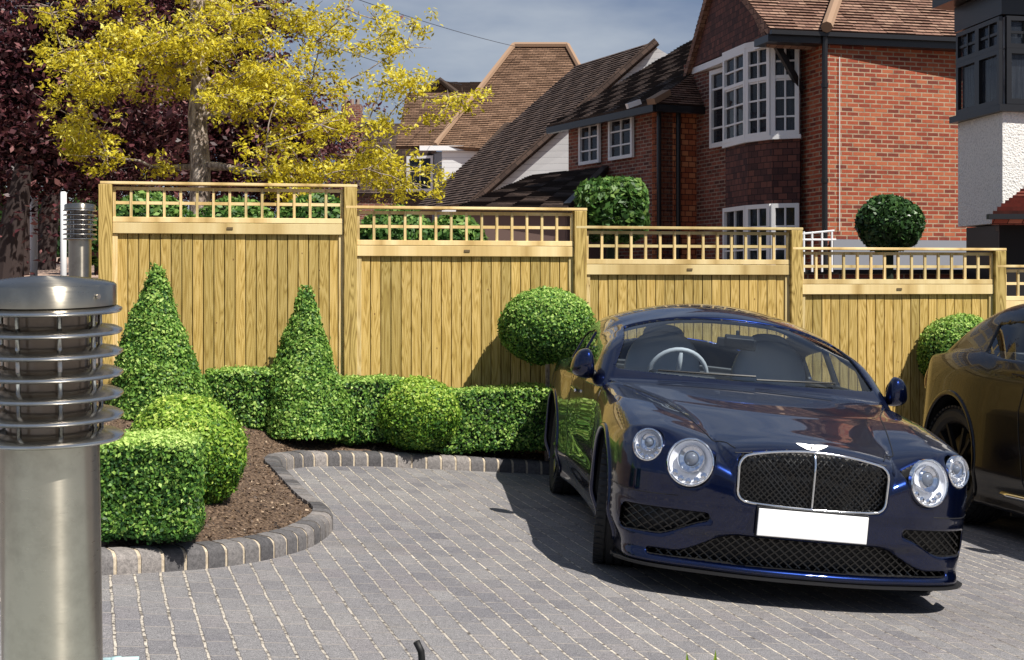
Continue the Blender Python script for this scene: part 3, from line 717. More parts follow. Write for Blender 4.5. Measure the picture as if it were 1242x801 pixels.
def window(parent, a, b, z0, z1, cols, rows, fm=M_white, depth=.06, fw=.055, bw=.022, curtain=True, name='window', transom=None, glassm=None):
    a = Vector((a[0], a[1], 0)); b = Vector((b[0], b[1], 0)); u = (b-a); W_ = u.length; u.normalize(); n = Vector((u.y, -u.x, 0))
    if n.dot(Vector((0, 0, 0))-(a+b)/2) < 0: n = -n
    H_ = z1-z0; mb = MB()
    def bx(x0, x1, y0, y1, d0, d1): mb.obox(a+u*(x0+x1)/2+n*(d0+d1)/2+Vector((0, 0, z0+(y0+y1)/2)), u, n, (x1-x0)/2, (d1-d0)/2, (y1-y0)/2, uz=(0, 0, 1))
    bx(0, fw, 0, H_, 0, depth); bx(W_-fw, W_, 0, H_, 0, depth); bx(fw, W_-fw, 0, fw, 0, depth); bx(fw, W_-fw, H_-fw, H_, 0, depth)
    for i in range(1, cols):
        x = W_*i/cols; k = bw; bx(x-k/2, x+k/2, fw, H_-fw, .005, depth*.7)
    for j in range(1, rows):
        y = H_*j/rows; bx(fw, W_-fw, y-bw/2, y+bw/2, .003, depth*.6)
    if transom: y = H_*transom; bx(fw, W_-fw, y-.03, y+.03, .004, depth*.9)
    w_ = mb.build(name, fm, parent)
    g = MB(); g.obox(a+u*W_/2+n*.0+Vector((0, 0, z0+H_/2)), u, n, W_/2-.01, .003, H_/2-.01, uz=(0, 0, 1)); g.build('pane', glassm or M_glass2, w_)
    bk = MB(); bk.obox(a+u*W_/2-n*.05+Vector((0, 0, z0+H_/2)), u, n, W_/2-.005, .003, H_/2-.005, uz=(0, 0, 1)); bk.build('curtain' if curtain else 'dark_room', M_curtain if curtain else M_dark, w_)
    return w_
def _g2(t, b):
    b.inputs['Base Color'].default_value = (.03, .035, .045, 1); b.inputs['Roughness'].default_value = .03
    tr = N(t, 'ShaderNodeBsdfTransparent'); tr.inputs[0].default_value = (.8, .82, .85, 1); ms = N(t, 'ShaderNodeMixShader'); ms.inputs[0].default_value = .5
    o = t.nodes['Material Output']; t.links.new(b.outputs[0], ms.inputs[2]); t.links.new(tr.outputs[0], ms.inputs[1]); t.links.new(ms.outputs[0], o.inputs['Surface'])
M_glass2 = mat('pane_glass', fn=_g2)
def V2(p): return (p[0], p[1])
Z = Vector((0, 0, 1))
RB = Vector((.951, .309, 0)); BK = Vector((-.309, .951, 0))      # house A axes
# ---- house A: red brick, right
c0 = P(1000, 40, 25)                         # front corner at eaves
A0 = Vector((c0.x, 25, 0)); A1 = A0+RB*5.0
zE = Zp(40, 25); zP = Zp(287, 25)
hA = thing('brick_house', 'red brick house with white corner bay windows above the fence', 'house', (A0.x, A0.y, .4))
mb = MB(); vwall(mb, A0, A1, .3, zE, .3)
R0 = A0+Vector((at(972, 25.8)-A0.x, .8, 0)); vwall(mb, (R0.x, R0.y+.02), (A0.x, A0.y+.02), .3, zE, .3); mb.build('front_wall', M_brick, hA)
R1 = R0+BK*4.57
mb = MB(); vwall(mb, R1, R0, .3, 6.0, .3); vwall(mb, R1, (R1.x+3, R1.y+1), .3, 6, .3); mb.build('side_wall', M_brickd, hA)  # same house brick darkened, the wall's shade painted in
mb = MB(); mb.obox(A0+RB*2.6-Vector((.309*-.0, 0, 0))+Vector((.02, -.06, (zP+.3)/2-.05)), RB, BK, 2.5, .06, (zP-.3)/2); mb.build('plinth', M_grey, hA)
mb = MB(); mb.tube([A0+Vector((-.02, -.12, .3)), A0+Vector((-.02, -.12, zE-.05))], .05, 10)
for zz in (1.6, 3.2, 4.8): mb.tube([A0+Vector((-.02, -.12, zz)), A0+Vector((-.02, -.12, zz+.07))], .062, 10)
mb.build('drainpipe', M_black, hA)
mb = MB(); mb.tube([A0+RB*.28+Vector((0, -.03, zP+.1)), A0+RB*.28+Vector((0, -.03, zE-.4))], .008, 6); mb.build('cable', M_white, hA)
# front roof slope + eaves
e0 = P(934, 41, 24.65); e1 = A0+RB*5.3+Z*(zE+.0)-BK*.55; e0 = Vector((e0.x, e0.y, zE)); up = BK*4.2+Z*3.2
mb = MB(); tiled(mb, e0, e1, e1+up, e0+up+RB*1.5*0); mb.build('roof', M_roofA, hA)
hp = A0+Z*zE-BK*.3; mb = MB(); mb.tube([hp+RB*-.1+Z*.05+BK*.05, hp+BK*1.1+RB*.75+Z*.88], .1, 8); mb.build('hip_tiles', M_ridge, hA)
mb = MB(); mb.bar(e0-Z*.14+BK*.32, e1-Z*.14+BK*.32, .6, .12); mb.build('soffit', M_black, hA)
mb = MB(); mb.bar(e0-Z*.05-BK*.02, e1-Z*.05-BK*.02, .09, .07); mb.build('gutter', M_black, hA)
mb = MB(); ch = P(1165, 10, 27.3); mb.obox((ch.x+.1, ch.y, 7.2), RB, BK, .62, .35, 1.1); chm = mb.build('chimney', M_brick, hA)
# gable over the bay, facing left
g0_ = Vector((4.40, 25.15, 5.74)); g1_ = Vector((3.63, 30.1, 5.9)); gm = (g0_+g1_)/2
gL = g1_-g0_
pk = gm+Z*2.1
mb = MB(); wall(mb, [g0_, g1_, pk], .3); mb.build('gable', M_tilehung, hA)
mb = MB(); nrm = RB
# roof behind gable: two slopes running right
for s0, s1 in ((g0_, pk), (g1_, pk)):
    out_ = (s0-s1).normalized()*.25
    tiled(mb, s0+out_-RB*.12, s0+out_+RB*4.2, s1+RB*4.2+Z*.1, s1-RB*.12+Z*.1) if s0 is g0_ else tiled(mb, s0+out_+RB*4.2, s0+out_-RB*.12, s1-RB*.12+Z*.1, s1+RB*4.2+Z*.1)
mb.build('gable_roof', M_roofA, hA)
mb = MB(); mb.prism([g0_-Z*.03, g1_-Z*.03, g1_-Z*.03+RB*2.2, g0_-Z*.03+RB*1.2], Z*-.12); mb.build('gable_soffit', M_white, hA)
# bay
bpts = [(880, 27.4), (907, 26.35), (936, 25.8), (970, 25.6)]
bw_ = [Vector((at(p, y), y, 0)) for p, y in bpts]
zs, zh = Zp(164, 25.7), Zp(52, 25.7)
for i, (a_, b_) in enumerate(zip(bw_, bw_[1:])):
    cols = 2
    window(hA, V2(a_), V2(b_), zs, zh, 2, 5, curtain=(i == 2), transom=.63, fw=.075, bw=.03)
mb = MB(); pl = [Vector((q.x, q.y, zs-.07)) for q in bw_]; bkp = [Vector((bw_[-1].x+.2, bw_[-1].y+.6, zs-.07)), Vector((bw_[0].x+.6, bw_[0].y+.2, zs-.07))]
ctr = sum(pl, Vector())/4+Vector((.5, .5, 0)); plo = [q+(q-ctr).normalized()*.07 for q in pl]
mb.prism(plo+bkp, Z*.07); mb.build('bay_sill', M_white, hA); mb = MB(); mb.prism([Vector((q.x, q.y, zh)) for q in plo]+[Vector((q.x, q.y, zh)) for q in bkp], Z*.09); mb.build('bay_head', M_white, hA)
zt_, zb_ = zs-.07, Zp(247, 25.7)
mb = MB()
for a_, b_ in zip(bw_, bw_[1:]): vwall(mb, V2(a_), V2(b_), zb_, zt_, .1)
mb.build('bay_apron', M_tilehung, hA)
for i, (a_, b_) in enumerate(zip(bw_, bw_[1:])): window(hA, V2(a_), V2(b_), Zp(330, 25.7), zb_, 2, 3, curtain=False, fw=.075, bw=.03)
mb = MB(); 
a_ = Vector((bw_[-1].x+.04, bw_[-1].y, 0)); mb.bar(a_+Vector((-.5, -.15, 5.65)), a_+Vector((.0, .02, 4.85)), .09, .1); mb.build('bracket', M_black, hA)
nwa = R1+(R0-R1)*.24; nwb = R1+(R0-R1)*.50
nl = -RB*.04
window(hA, V2(nwa+nl), V2(nwb+nl), Zp(180, 29), Zp(86, 29), 2, 4, curtain=True, fw=.09, bw=.035)
# ---- garage roof/dark low wall strip behind the fence
lw = thing('boundary_wall', 'low dark brick wall with grey coping below the brick house', 'wall', (4, 21.5, .3))
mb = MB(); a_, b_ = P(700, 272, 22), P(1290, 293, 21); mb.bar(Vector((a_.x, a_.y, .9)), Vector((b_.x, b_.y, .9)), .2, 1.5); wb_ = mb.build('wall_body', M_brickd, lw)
mb = MB(); mb.bar(Vector((a_.x, a_.y, 1.68)), Vector((b_.x, b_.y, 1.68)), .3, .06); mb.build('coping', M_dark, lw)
# small white trellis
tr_ = MB()
for px in (975, 985, 997, 1009): tr_.tube([P(px, 330, 17), P(px, 281, 17)], .012, 6)
for a_, b_ in (((972, 284), (1012, 280)), ((972, 291), (1014, 291))): tr_.tube([P(*a_, 17), P(*b_, 17)], .012, 6)
tag(tr_.build('garden_trellis', M_white, None), 'small white garden trellis just over the fourth fence panel', 'trellis')

# ---- house C
CF = Vector((.908, .418, 0)); CB = Vector((-.418, .908, 0))
K0 = Vector((at(800, 29.5), 29.5, 0)); K1 = K0+CB*4.0
zc = 5.05
hC = thing('brick_house', 'brick house with two small white upper windows left of the big bay', 'house', (K0.x, K0.y, .5))
mb = MB(); vwall(mb, K1, K0, .4, zc, .3); mb.build('side_wall', M_brickd, hC)
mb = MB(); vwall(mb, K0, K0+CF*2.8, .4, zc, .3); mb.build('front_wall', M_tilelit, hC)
mb = MB(); mb.tube([K0+CF*.42+Vector((0, -.1, .4)), K0+CF*.42+Vector((0, -.1, zc))], .05, 8); mb.tube([K0+Vector((-.02, -.08, .4)), K0+Vector((-.02, -.08, zc))], .045, 8); mb.build('drainpipe', M_black, hC)
for f0, f1 in ((.70, .49), (.36, .13)):
    # px 710-732, 747-773
    a_ = K0+CB*(4.0*f0+.55); b_ = K0+CB*(4.0*f1+.45); o_ = -CF*.03
    window(hC, V2(a_+o_), V2(b_+o_), Zp(194, 31), Zp(143, 31), 2, 3, curtain=True, fw=.07, bw=.03)
eF = K1-CF*.35+CB*.4+Z*zc; eN = K0-CF*.35-CB*.35+Z*zc; eR = K0+CF*3.2-CB*.35+Z*zc
rN = K0+CF*3.9+CB*1.6+Z*7.5; rF = K1+CF*3.9+CB*.4+Z*7.5
mb = MB(); tiled(mb, eF, eN, rN, rF); mb.build('roof', M_roofD, hC)  # shaded slope gets the darker tile, its shade painted in
mb = MB(); tiled(mb, eN, eR, rN+CF*1.2, rN); mb.build('front_roof', M_roofA, hC)
mb = MB(); mb.bar(eF-Z*.1+CF*.05, eN-Z*.1+CF*.05, .12, .14); mb.build('gutter', M_black, hC)
mb = MB(); mb.bar(eN-Z*.1+CF*.05, eR-Z*.1, .12, .14); mb.build('gutter', M_black, hC)
mb = MB(); mb.bar(eN+Z*.02-CF*.05, eN+(rN-eN)*.1, .2, .12); mb.build('hip_tile', M_ridge, hC)
q = P(768, 126, 29.0); mb = MB(); mb.bar(q+Vector((-.12, 0, -.05)), q+Vector((.14, .1, .05)), .1, .1); mb.build('security_camera', M_white, hC)
# lean-to roof
mb = MB(); tiled(mb, P(553, 252, 30.5), P(688, 252, 29.5), P(733, 203, 31.5), P(648, 212, 33)); ln_ = thing('garage', 'low garage with dark tiled roof behind the second fence panel', 'garage', tuple(P(620, 330, 31))); mb.build('roof', M_roofD, ln_)
mb = MB(); wall(mb, [P(553, 330, 30.6), P(686, 330, 29.7), P(686, 251, 29.7), P(553, 251, 30.6)], .2); wall(mb, [P(688, 330, 29.7), P(738, 330, 31.5), P(735, 206, 31.6), P(688, 250, 29.7)], .2); mb.build('wall', mat('pinkish_render', (.20, .13, .11), .9), ln_)
mb = MB(); mb.bar(P(688, 250, 29.6), P(735, 204, 31.5), .15, .12); mb.build('verge', M_black, ln_)

# ---- house D: catslide roof with white gable
hD = thing('gabled_house', 'house with long dark catslide roof and white boarded gable', 'house', tuple(P(700, 300, 34.5)))
v1 = P(796, 50, 34.5); v2 = P(572, 246, 35.5); bD = Vector((-.40, .916, 0))*4.2
mb = MB(); tiled(mb, v2+bD, v2, v1, v1+bD); mb.build('roof', M_roofD, hD)
mb = MB(); wall(mb, [v1+Vector((-.05, .1, -.1)), v2+Vector((.05, .1, -.1)), P(572, 300, 35.6), P(850, 300, 34.4), P(850, 90, 34.4)], .25); mb.build('gable_wall', M_wb, hD)
mb = MB(); mb.bar(v2+Vector((0, -.05, 0)), v1+Vector((0, -.05, 0)), .12, .14); mb.build('verge', M_roofD, hD)
# ---- house E
hE = thing('hipped_house', 'white boarded house with tall brown hipped roof in the distance', 'house', tuple(P(560, 290, 45)))
YE = 44
r0, r1 = P(623, 57, YE+3.5), P(688, 57, YE+3.5); eL, eRr = P(528, 178, YE), P(760, 188, YE-1)
mb = MB(); tiled(mb, eL, eRr, P(735, 90, YE+3), r0) if False else tiled(mb, eL, eRr, r1, r0)
mb.build('roof', M_roofE, hE)
mb = MB(); bk = P(500, 130, YE+8); tiled(mb, Vector((bk.x, bk.y, eL.z)), eL, r0, r0+Vector((0, .3, 0))); mb.build('hip_roof', M_roofD, hE)  # hip side darkened through tile colour to paint its shade
mb = MB(); mb.tube([eL+Vector((0, -.05, .05)), r0+Vector((0, -.05, .05))], .09, 6); mb.tube([r0+Vector((0, -.05, .05)), r1+Vector((0, -.05, .05))], .09, 6); mb.tube([r1+Vector((0, -.05, .05)), eRr+Vector((0, -.05, .05))], .09, 6); mb.build('ridge_tiles', M_ridge, hE)
mb = MB(); wall(mb, [P(536, 300, YE+.06), P(720, 300, YE+.06), P(720, 182, YE+.06), P(536, 182, YE+.06)], .3); mb.build('front_wall', M_wb, hE)
mb = MB(); mb.bar(P(509, 180, YE-.03), P(586, 180, YE-.03), .12, .14); mb.bar(P(590, 186, YE-.6), P(648, 186, YE-.6), .15, .12); mb.build('gutter', M_white, hE)
mb = MB(); wall(mb, [P(524, 300, YE+2), P(536, 300, YE+.3), P(536, 184, YE+.3), P(524, 184, YE+2)], .2); mb.build('bay_side', M_grey, hE)  # shaded side of the white wall; shade painted in as grey
mb = MB(); wall(mb, [P(480, 300, YE+2.4), P(526, 300, YE+2), P(526, 181, YE+2), P(480, 181, YE+2.4)], .2); mb.build('recess_wall', M_roofD, hE)
a_, b_ = P(494, 200, YE+2.0), P(526, 200, YE+1.7); window(hE, V2(a_), V2(b_), Zp(233, YE+2), Zp(190, YE+2), 2, 1, curtain=False, fw=.08)
mb = MB(); tiled(mb, P(583, 186, YE-.55), P(655, 186, YE-.55), P(662, 153, YE+.2), P(614, 153, YE+.2)); mb.tube([P(583, 185, YE-.5), P(614, 152.5, YE+.15)], .1, 6); mb.tube([P(614, 152.5, YE+.15), P(662, 152.5, YE+.15)], .1, 6); mb.build('dormer_roof', M_roofE, hE)
mb = MB(); wall(mb, [P(596, 250, YE-.42), P(660, 250, YE-.42), P(660, 188, YE-.42), P(596, 188, YE-.42)], .3); mb.build('brick_bay', M_tilelit, hE)
mb = MB(); wall(mb, [P(584, 226, YE-.5), P(594, 226, YE-.5), P(594, 189, YE-.5), P(584, 189, YE-.5)], .3); mb.build('bay_window_side', M_white, hE)
# left wing of house E
mb = MB(); tiled(mb, P(480, 178, YE+3), P(560, 178, YE+3), P(575, 113, YE+6), P(493, 113, YE+6)); mb.build('wing_roof', M_roofE, hE)
mb = MB(); wall(mb, [P(510, 114, YE+6.4), P(556, 114, YE+6.4), P(534, 97, YE+6.4)], .3); mb.tube([P(512, 114, YE+6.3), P(534, 98, YE+6.3), P(554, 114, YE+6.3)], .12, 6); mb.build('small_gable', M_roofE, hE)
mb = MB(); tiled(mb, P(534, 112, YE+7), P(590, 112, YE+7), P(585, 100, YE+9), P(540, 100, YE+9)); mb.build('rear_roof', M_roofE, hE)
# distant chimney house
hH = thing('distant_house', 'distant dark roofed house with brick chimney seen through the yellow tree', 'house', tuple(P(440, 300, 60)))
mb = MB(); tiled(mb, P(395, 235, 58), P(520, 235, 58), P(490, 150, 62), P(440, 150, 62)); mb.build('roof', M_roofD, hH)
mb = MB(); q = P(427, 140, 60); mb.obox(q-Z*.9, (1, 0, 0), (0, 1, 0), .4, .35, 1.3)
for dx in (-.22, 0, .22): mb.tube([q+Vector((dx, 0, .3)), q+Vector((dx, 0, .65))], .09, 8)
mb.build('chimney', M_brickd, hH)
mb = MB(); wall(mb, [P(395, 330, 58.2), P(520, 330, 58.2), P(520, 234, 58.2), P(395, 234, 58.2)], .3); mb.build('wall', M_brickd, hH)
# ---- house F: pebbledash with black window bay, far right
hF = thing('pebbledashed_house', 'pebbledashed house with black framed bay window at the right edge', 'house', tuple(P(1220, 330, 20)))
f0 = Vector((at(1162, 20.9), 20.9, 0)); f1 = Vector((at(1216, 19.5), 19.5, 0)); f2 = Vector((at(1310, 19.7), 19.7, 0)); fb = f2+Vector((.4, 1.6, 0)); fa = f0+Vector((1.3, .7, 0))
zw, zr = Zp(141, 20), Zp(272, 20)
mb = MB(); 
def bayprism(mb, z0, z1, grow=0):
    c = (f0+f1+f2+fb+fa)/5; pp = [q+(q-c).normalized()*grow for q in (f0, f1, f2, fb, fa)]
    mb.prism([q+Z*z0 for q in pp], Z*(z1-z0))
bayprism(mb, zr, zw); mb.build('pebbledash_wall', M_render, hF)
mb = MB(); bayprism(mb, zw+.001, zw+.09, .12); mb.build('bay_sill', M_black, hF); mb = MB(); bayprism(mb, Zp(26, 20), Zp(26, 20)+.35, .05); mb.build('bay_head', M_black, hF)
mb = MB(); bayprism(mb, Zp(26, 20)+.36, Zp(26, 20)+.47, .35); mb.build('eaves', M_black, hF)
mb = MB(); bayprism(mb, Zp(26, 20)+.48, Zp(26, 20)+1.5, .0); mb.build('upper_wall', M_white, hF)
mb = MB(); c_ = (f0+f1+f2+fb+fa)/5
mb.prism([q+(c_-q)*.1+Z*(zw+.1) for q in (f0, f1, f2, fb, fa)], Z*(Zp(26, 20)-zw-.12)); mb.build('bay_core', M_dark, hF)
for a_, b_ in ((f0, f1), (f1, f2)):
    n_ = 2; d_ = (b_-a_)
    for j in range(n_):
        s0 = a_+d_*(.03+j*.485); s1 = a_+d_*(.03+(j+1)*.485-.0)
        window(hF, V2(s0), V2(s1), zw+.1, Zp(66, 20), 1, 1, fm=M_black, fw=.07, depth=.05, glassm=M_glass3 if False else None)
        window(hF, V2(s0), V2(s1), Zp(66, 20)+.002, Zp(28, 20), 2, 2, fm=M_black, fw=.06, bw=.035, depth=.05)
mb = MB(); mb.prism([q+(c_-q)*.12+Z*.3 for q in (f0, f1, f2, fb, fa)], Z*(zr-.32)); mb.build('lower_wall', M_black, hF)  # black colour stands for the dark gap below the bay
window(hF, V2(f0+(f1-f0)*.12+Vector((.3, .25, 0))), V2(f1+Vector((.1, .22, 0))), Zp(330, 20), Zp(275, 20), 4, 1, fm=M_black, fw=.07)
pr = thing('porch', 'red tiled porch roof over a dark doorway at the right edge', 'porch', tuple(P(1245, 330, 17.5)))
mb = MB(); tiled(mb, P(1204, 261, 17.3), P(1330, 261, 17.3), P(1330, 222, 18.6), P(1250, 222, 18.6), course=.16, th=.05); mb.build('roof', M_roofR, pr)
mb = MB(); mb.bar(P(1198, 263, 17.25), P(1330, 263, 17.25), .1, .06); mb.build('gutter', M_black, pr)
mb = MB(); mb.prism([P(1212, 266, 17.5), P(1330, 266, 17.5), P(1330, 266, 18.6), P(1225, 266, 18.6)], Z*-1.6); mb.build('doorway', M_dark, pr)  # solid near-black block; the dark opening is only its colour

# overhead wires
def wire(label, a, b, sag):
    m_ = MB(); pts = []
    for i in range(17):
        t = i/16; p = a.lerp(b, t); p.z -= sag*4*t*(1-t); pts.append(p)
    m_.tube(pts, .008, 5); tag(m_.build('overhead_wire', M_black, None), label, 'wire', 'telephone wires crossing the sky')
wire('upper overhead wire crossing the sky to the ridge of the hipped roof', P(380, -20, 30), P(632, 58, 47), .1)
wire('lower overhead wire crossing the sky behind the yellow leaves', P(330, 30, 30), P(560, 103, 50), .1)

# ------------------------------------------------------------------ shrubs behind the fence
def shrub(name, label, px0, px1, py0, py1, Y, n, size, m, group=None, boxy=0, cat='shrub'):
    X = at((px0+px1)/2, Y); zc_ = Zp((py0+py1)/2, Y); rx = mpx((px1-px0)/2, Y); rz = mpx((py1-py0)/2, Y)
    t = thing(name, label, cat, (X, Y, float(gz(X, Y))), group)
    d = RNG.normal(size=(n, 3)); d /= np.linalg.norm(d, axis=1)[:, None]
    if boxy: d = np.sign(d)*np.abs(d)**boxy; 
    if boxy: d /= (np.sum(np.abs(d)**4, axis=1)**.25)[:, None]
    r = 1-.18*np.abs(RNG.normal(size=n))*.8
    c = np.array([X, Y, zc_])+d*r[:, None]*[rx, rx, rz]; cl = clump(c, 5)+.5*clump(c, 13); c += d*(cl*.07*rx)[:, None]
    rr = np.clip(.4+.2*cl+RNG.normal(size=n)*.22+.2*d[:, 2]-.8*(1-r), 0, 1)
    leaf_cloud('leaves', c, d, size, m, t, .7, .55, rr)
    k = MB(); k.lathe([(rx*.8*math.cos(a), rz*.8*math.sin(a)) for a in np.linspace(-1.57, 1.57, 9)], 14, (X, Y, zc_)); k.tube([(X, Y, float(gz(X, Y))-.1), (X, Y, zc_)], .06, 6); k.build('stem_and_core', M_core, t)
    return t
shrub('rounded_shrub', 'glossy clipped shrub standing above the third fence panel by the brick house', 699, 783, 217, 292, 18, 8000, .045, M_green, boxy=.7)
shrub('rounded_shrub', 'dark round shrub in front of the sunlit brick wall', 1038, 1118, 235, 308, 19.5, 8000, .04, M_dkshrub)
for i, (a_, b_, c_, d_, Y_, l_) in enumerate([(120, 240, 236, 340, 14.6, 'green bush behind the left trellis, beside the end post'), (225, 340, 240, 350, 14.8, 'green bush behind the first trellis, right of the yellow tree trunk'), (330, 440, 232, 350, 14.9, 'green bush behind the post at the first fence step'), (430, 530, 252, 350, 14.8, 'green bush behind the left half of the second trellis'), (515, 590, 258, 350, 15.0, 'green bush behind the middle of the second trellis')]):
    shrub('garden_bush', l_, a_, b_, c_, d_, Y_, 5000, .035, M_green, 'bushes behind the fence')
for i, (a_, b_, c_, d_, Y_, l_) in enumerate([(-40, 30, 225, 330, 34, 'green bush at the left edge beyond the footpath'), (22, 90, 232, 290, 36, 'pale green bush between the two white posts'), (85, 150, 228, 320, 30, 'green bush behind the far bollard'), (40, 120, 245, 340, 44, 'dark bush deep in the shade beyond the footpath')]):
    shrub('far_bush', l_, a_, b_, c_, d_, Y_, 5000, .11, M_green if i != 3 else M_dkshrub, 'bushes beyond the footpath')

# ------------------------------------------------------------------ trees
def branch_tubes(mb, a, b, r0, r1, seg=6, wob=.06):
    a = Vector(a); b = Vector(b); L_ = (b-a).length; pts = []; rr = []
    o = Vector((random.uniform(-1, 1), random.uniform(-1, 1), random.uniform(-.3, .6)))
    for i in range(seg+1):
        t = i/seg; p = a.lerp(b, t)+o*math.sin(t*math.pi)*L_*wob+Vector((random.uniform(-1, 1), random.uniform(-1, 1), random.uniform(-1, 1)))*L_*wob*.25*(0 < i < seg)
        pts.append(p); rr.append(r0+(r1-r0)*t)
    mb.tube(pts, rr, 7, cap=False); return pts
def tree(name, label, trunk, targets, m_leaf, size, per, spread, trunk_r, m_bark, aspect=.4, limb_frac=.35, droop=0, cat='tree'):
    base = Vector(trunk[0]); t = thing(name, label, cat, tuple(base))
    mb = MB(); pts = [Vector(p) for p in trunk]
    rr = [trunk_r*(1-.55*i/(len(pts)-1)) for i in range(len(pts))]; mb.tube(pts, rr, 12)
    mb.build('trunk', m_bark, t, smooth=True)
    lm = MB(); ends = []
    # limbs grow outwards: every spray hangs on the nearest point already reached
    nodes = [(p, 0, r_) for p, r_ in list(zip(pts, rr))[2:]]
    axis = lambda c: min((Vector((c.x-p.x, c.y-p.y, (c.z-p.z)*.5))).length for p in pts[2:])
    for c in sorted([Vector(c) for c in targets], key=axis):
        best = min(nodes, key=lambda n: (n[0]-c).length*(1.0+(.5 if n[0].z > c.z+.2 else 0))+.10*n[1])
        s, dp, r_ = best; r1 = max(.008, min(r_*.6, trunk_r*.3)); bp_ = branch_tubes(lm, s, c, r1, r1*.6, 5, .09)
        nodes.append((c, dp+1, r1*.75))
        if len(bp_) > 3: nodes.append((bp_[3], dp+1, r1*.8))
        for _ in range(4):
            e = c+Vector((random.gauss(0, spread), random.gauss(0, spread), random.gauss(0, spread*.7))); branch_tubes(lm, c, e, .006, .002, 3)
    lm.build('limbs', m_bark, t, smooth=True)
    T = np.array([tuple(c) for c in targets]); n = len(T)*per
    cc = np.repeat(T, per, 0); 
    # sub-sprays: each cluster is several short leafy shoots
    ns_ = max(3, per//28); off = RNG.normal(size=(len(T), ns_, 3))*[spread, spread, spread*.62]
    pick = RNG.integers(0, ns_, n); ci = np.repeat(np.arange(len(T)), per)
    o = off[ci, pick]; cc = cc+o+RNG.normal(size=(n, 3))*[spread*.32, spread*.32, spread*.16]
    cc[:, 2] -= droop*np.abs(RNG.normal(size=n))
    nn = RNG.normal(size=(n, 3))*.6+[0, -.2, .8]; nn /= np.linalg.norm(nn, axis=1)[:, None]
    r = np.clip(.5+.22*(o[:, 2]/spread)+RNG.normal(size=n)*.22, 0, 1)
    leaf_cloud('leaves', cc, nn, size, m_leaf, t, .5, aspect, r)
    return t
# golden tree
YT = 16.2
tr_pts = [P(243, 420, YT), P(242, 300, YT), P(243, 200, YT), P(239, 140, YT), P(243, 90, YT), P(240, 40, YT), P(236, -30, YT), P(240, -110, YT)]
tr_pts[0].z = float(gz(tr_pts[0].x, YT))-.1
tg = []
def fill(poly_boxes, n, Y0, dy):
    o = []
    for (x0, y0, x1, y1, w_) in poly_boxes:
        for _ in range(int(n*w_)): o.append(P(random.uniform(x0, x1), random.uniform(y0, y1), Y0+random.uniform(-dy, dy)))
    return o
tg = fill([(60, -10, 250, 60, 16), (55, 60, 150, 120, 8), (60, 120, 120, 160, 3), (85, 160, 135, 195, 2), (150, 45, 240, 95, 7), (245, 0, 330, 60, 8), (200, 75, 300, 110, 5), (260, 70, 350, 120, 7), (320, 0, 410, 50, 5), (390, 5, 470, 40, 2), (420, 20, 505, 60, 2), (330, 100, 400, 160, 5), (310, 150, 400, 215, 8), (380, 150, 450, 235, 6), (400, 95, 490, 140, 2), (430, 120, 500, 170, 2), (350, 60, 390, 110, 3), (430, 170, 490, 225, 2), (100, -90, 400, -15, 14), (230, 100, 330, 200, 5), (280, 20, 370, 90, 3), (330, 200, 420, 240, 4), (70, 20, 160, 90, 5), (455, 30, 510, 50, 1), (425, 85, 480, 110, 1)], 1, YT, .9)
tg += [P(x, y, YT+random.uniform(-.8, .5)) for x, y in ((505, 95), (495, 118), (512, 210), (498, 222), (470, 205), (478, 235), (505, 28), (492, 58), (560, 118), (120, 165), (130, 190), (95, 175), (205, 205), (330, 215), (545, 125))]
tg = [q for q in tg if not (abs((q.x/q.y)*F+CX-243) < 20 and HY-(q.z-E)/q.y*F > 95)]
tree('golden_tree', 'golden yellow leaved tree with pale trunk behind the first fence panel', tr_pts, tg, M_yel, .029, 235, .145, .13, M_bark, .42, droop=.05)
# low bare branches seen against the plum
o = MB()
# purple plum trees
YP = 22
pt = [Vector((at(12, YP), YP, float(gz(at(12, YP), YP))-.1)), P(14, 280, YP), P(22, 230, YP), P(30, 150, YP), P(40, 60, YP), P(40, -60, YP)]
pg = fill([(-60, -60, 150, 30, 30), (-60, 30, 150, 120, 34), (-60, 120, 130, 225, 38), (90, 60, 200, 160, 16), (80, 150, 210, 225, 18)], 1, YP, 1.6)
tree('purple_plum_tree', 'dark purple leaved plum tree filling the left edge', pt, pg, M_pur, .042, 520, .34, .2, M_bark2, .5)
pt = [Vector((at(290, 24), 24, float(gz(at(290, 24), 24))-.1)), P(288, 290, 24), P(280, 230, 24), P(270, 160, 24), P(262, 80, 24), P(250, 0, 24), P(240, -60, 24)]
pg = fill([(120, -60, 330, 40, 34), (120, 40, 330, 130, 42), (170, 120, 350, 232, 48), (320, 140, 420, 235, 20)], 1, 24, 1.5)
tree('purple_plum_tree', 'dark purple plum tree directly behind the golden tree trunk', pt, pg, M_pur, .042, 520, .36, .2, M_bark2, .5)
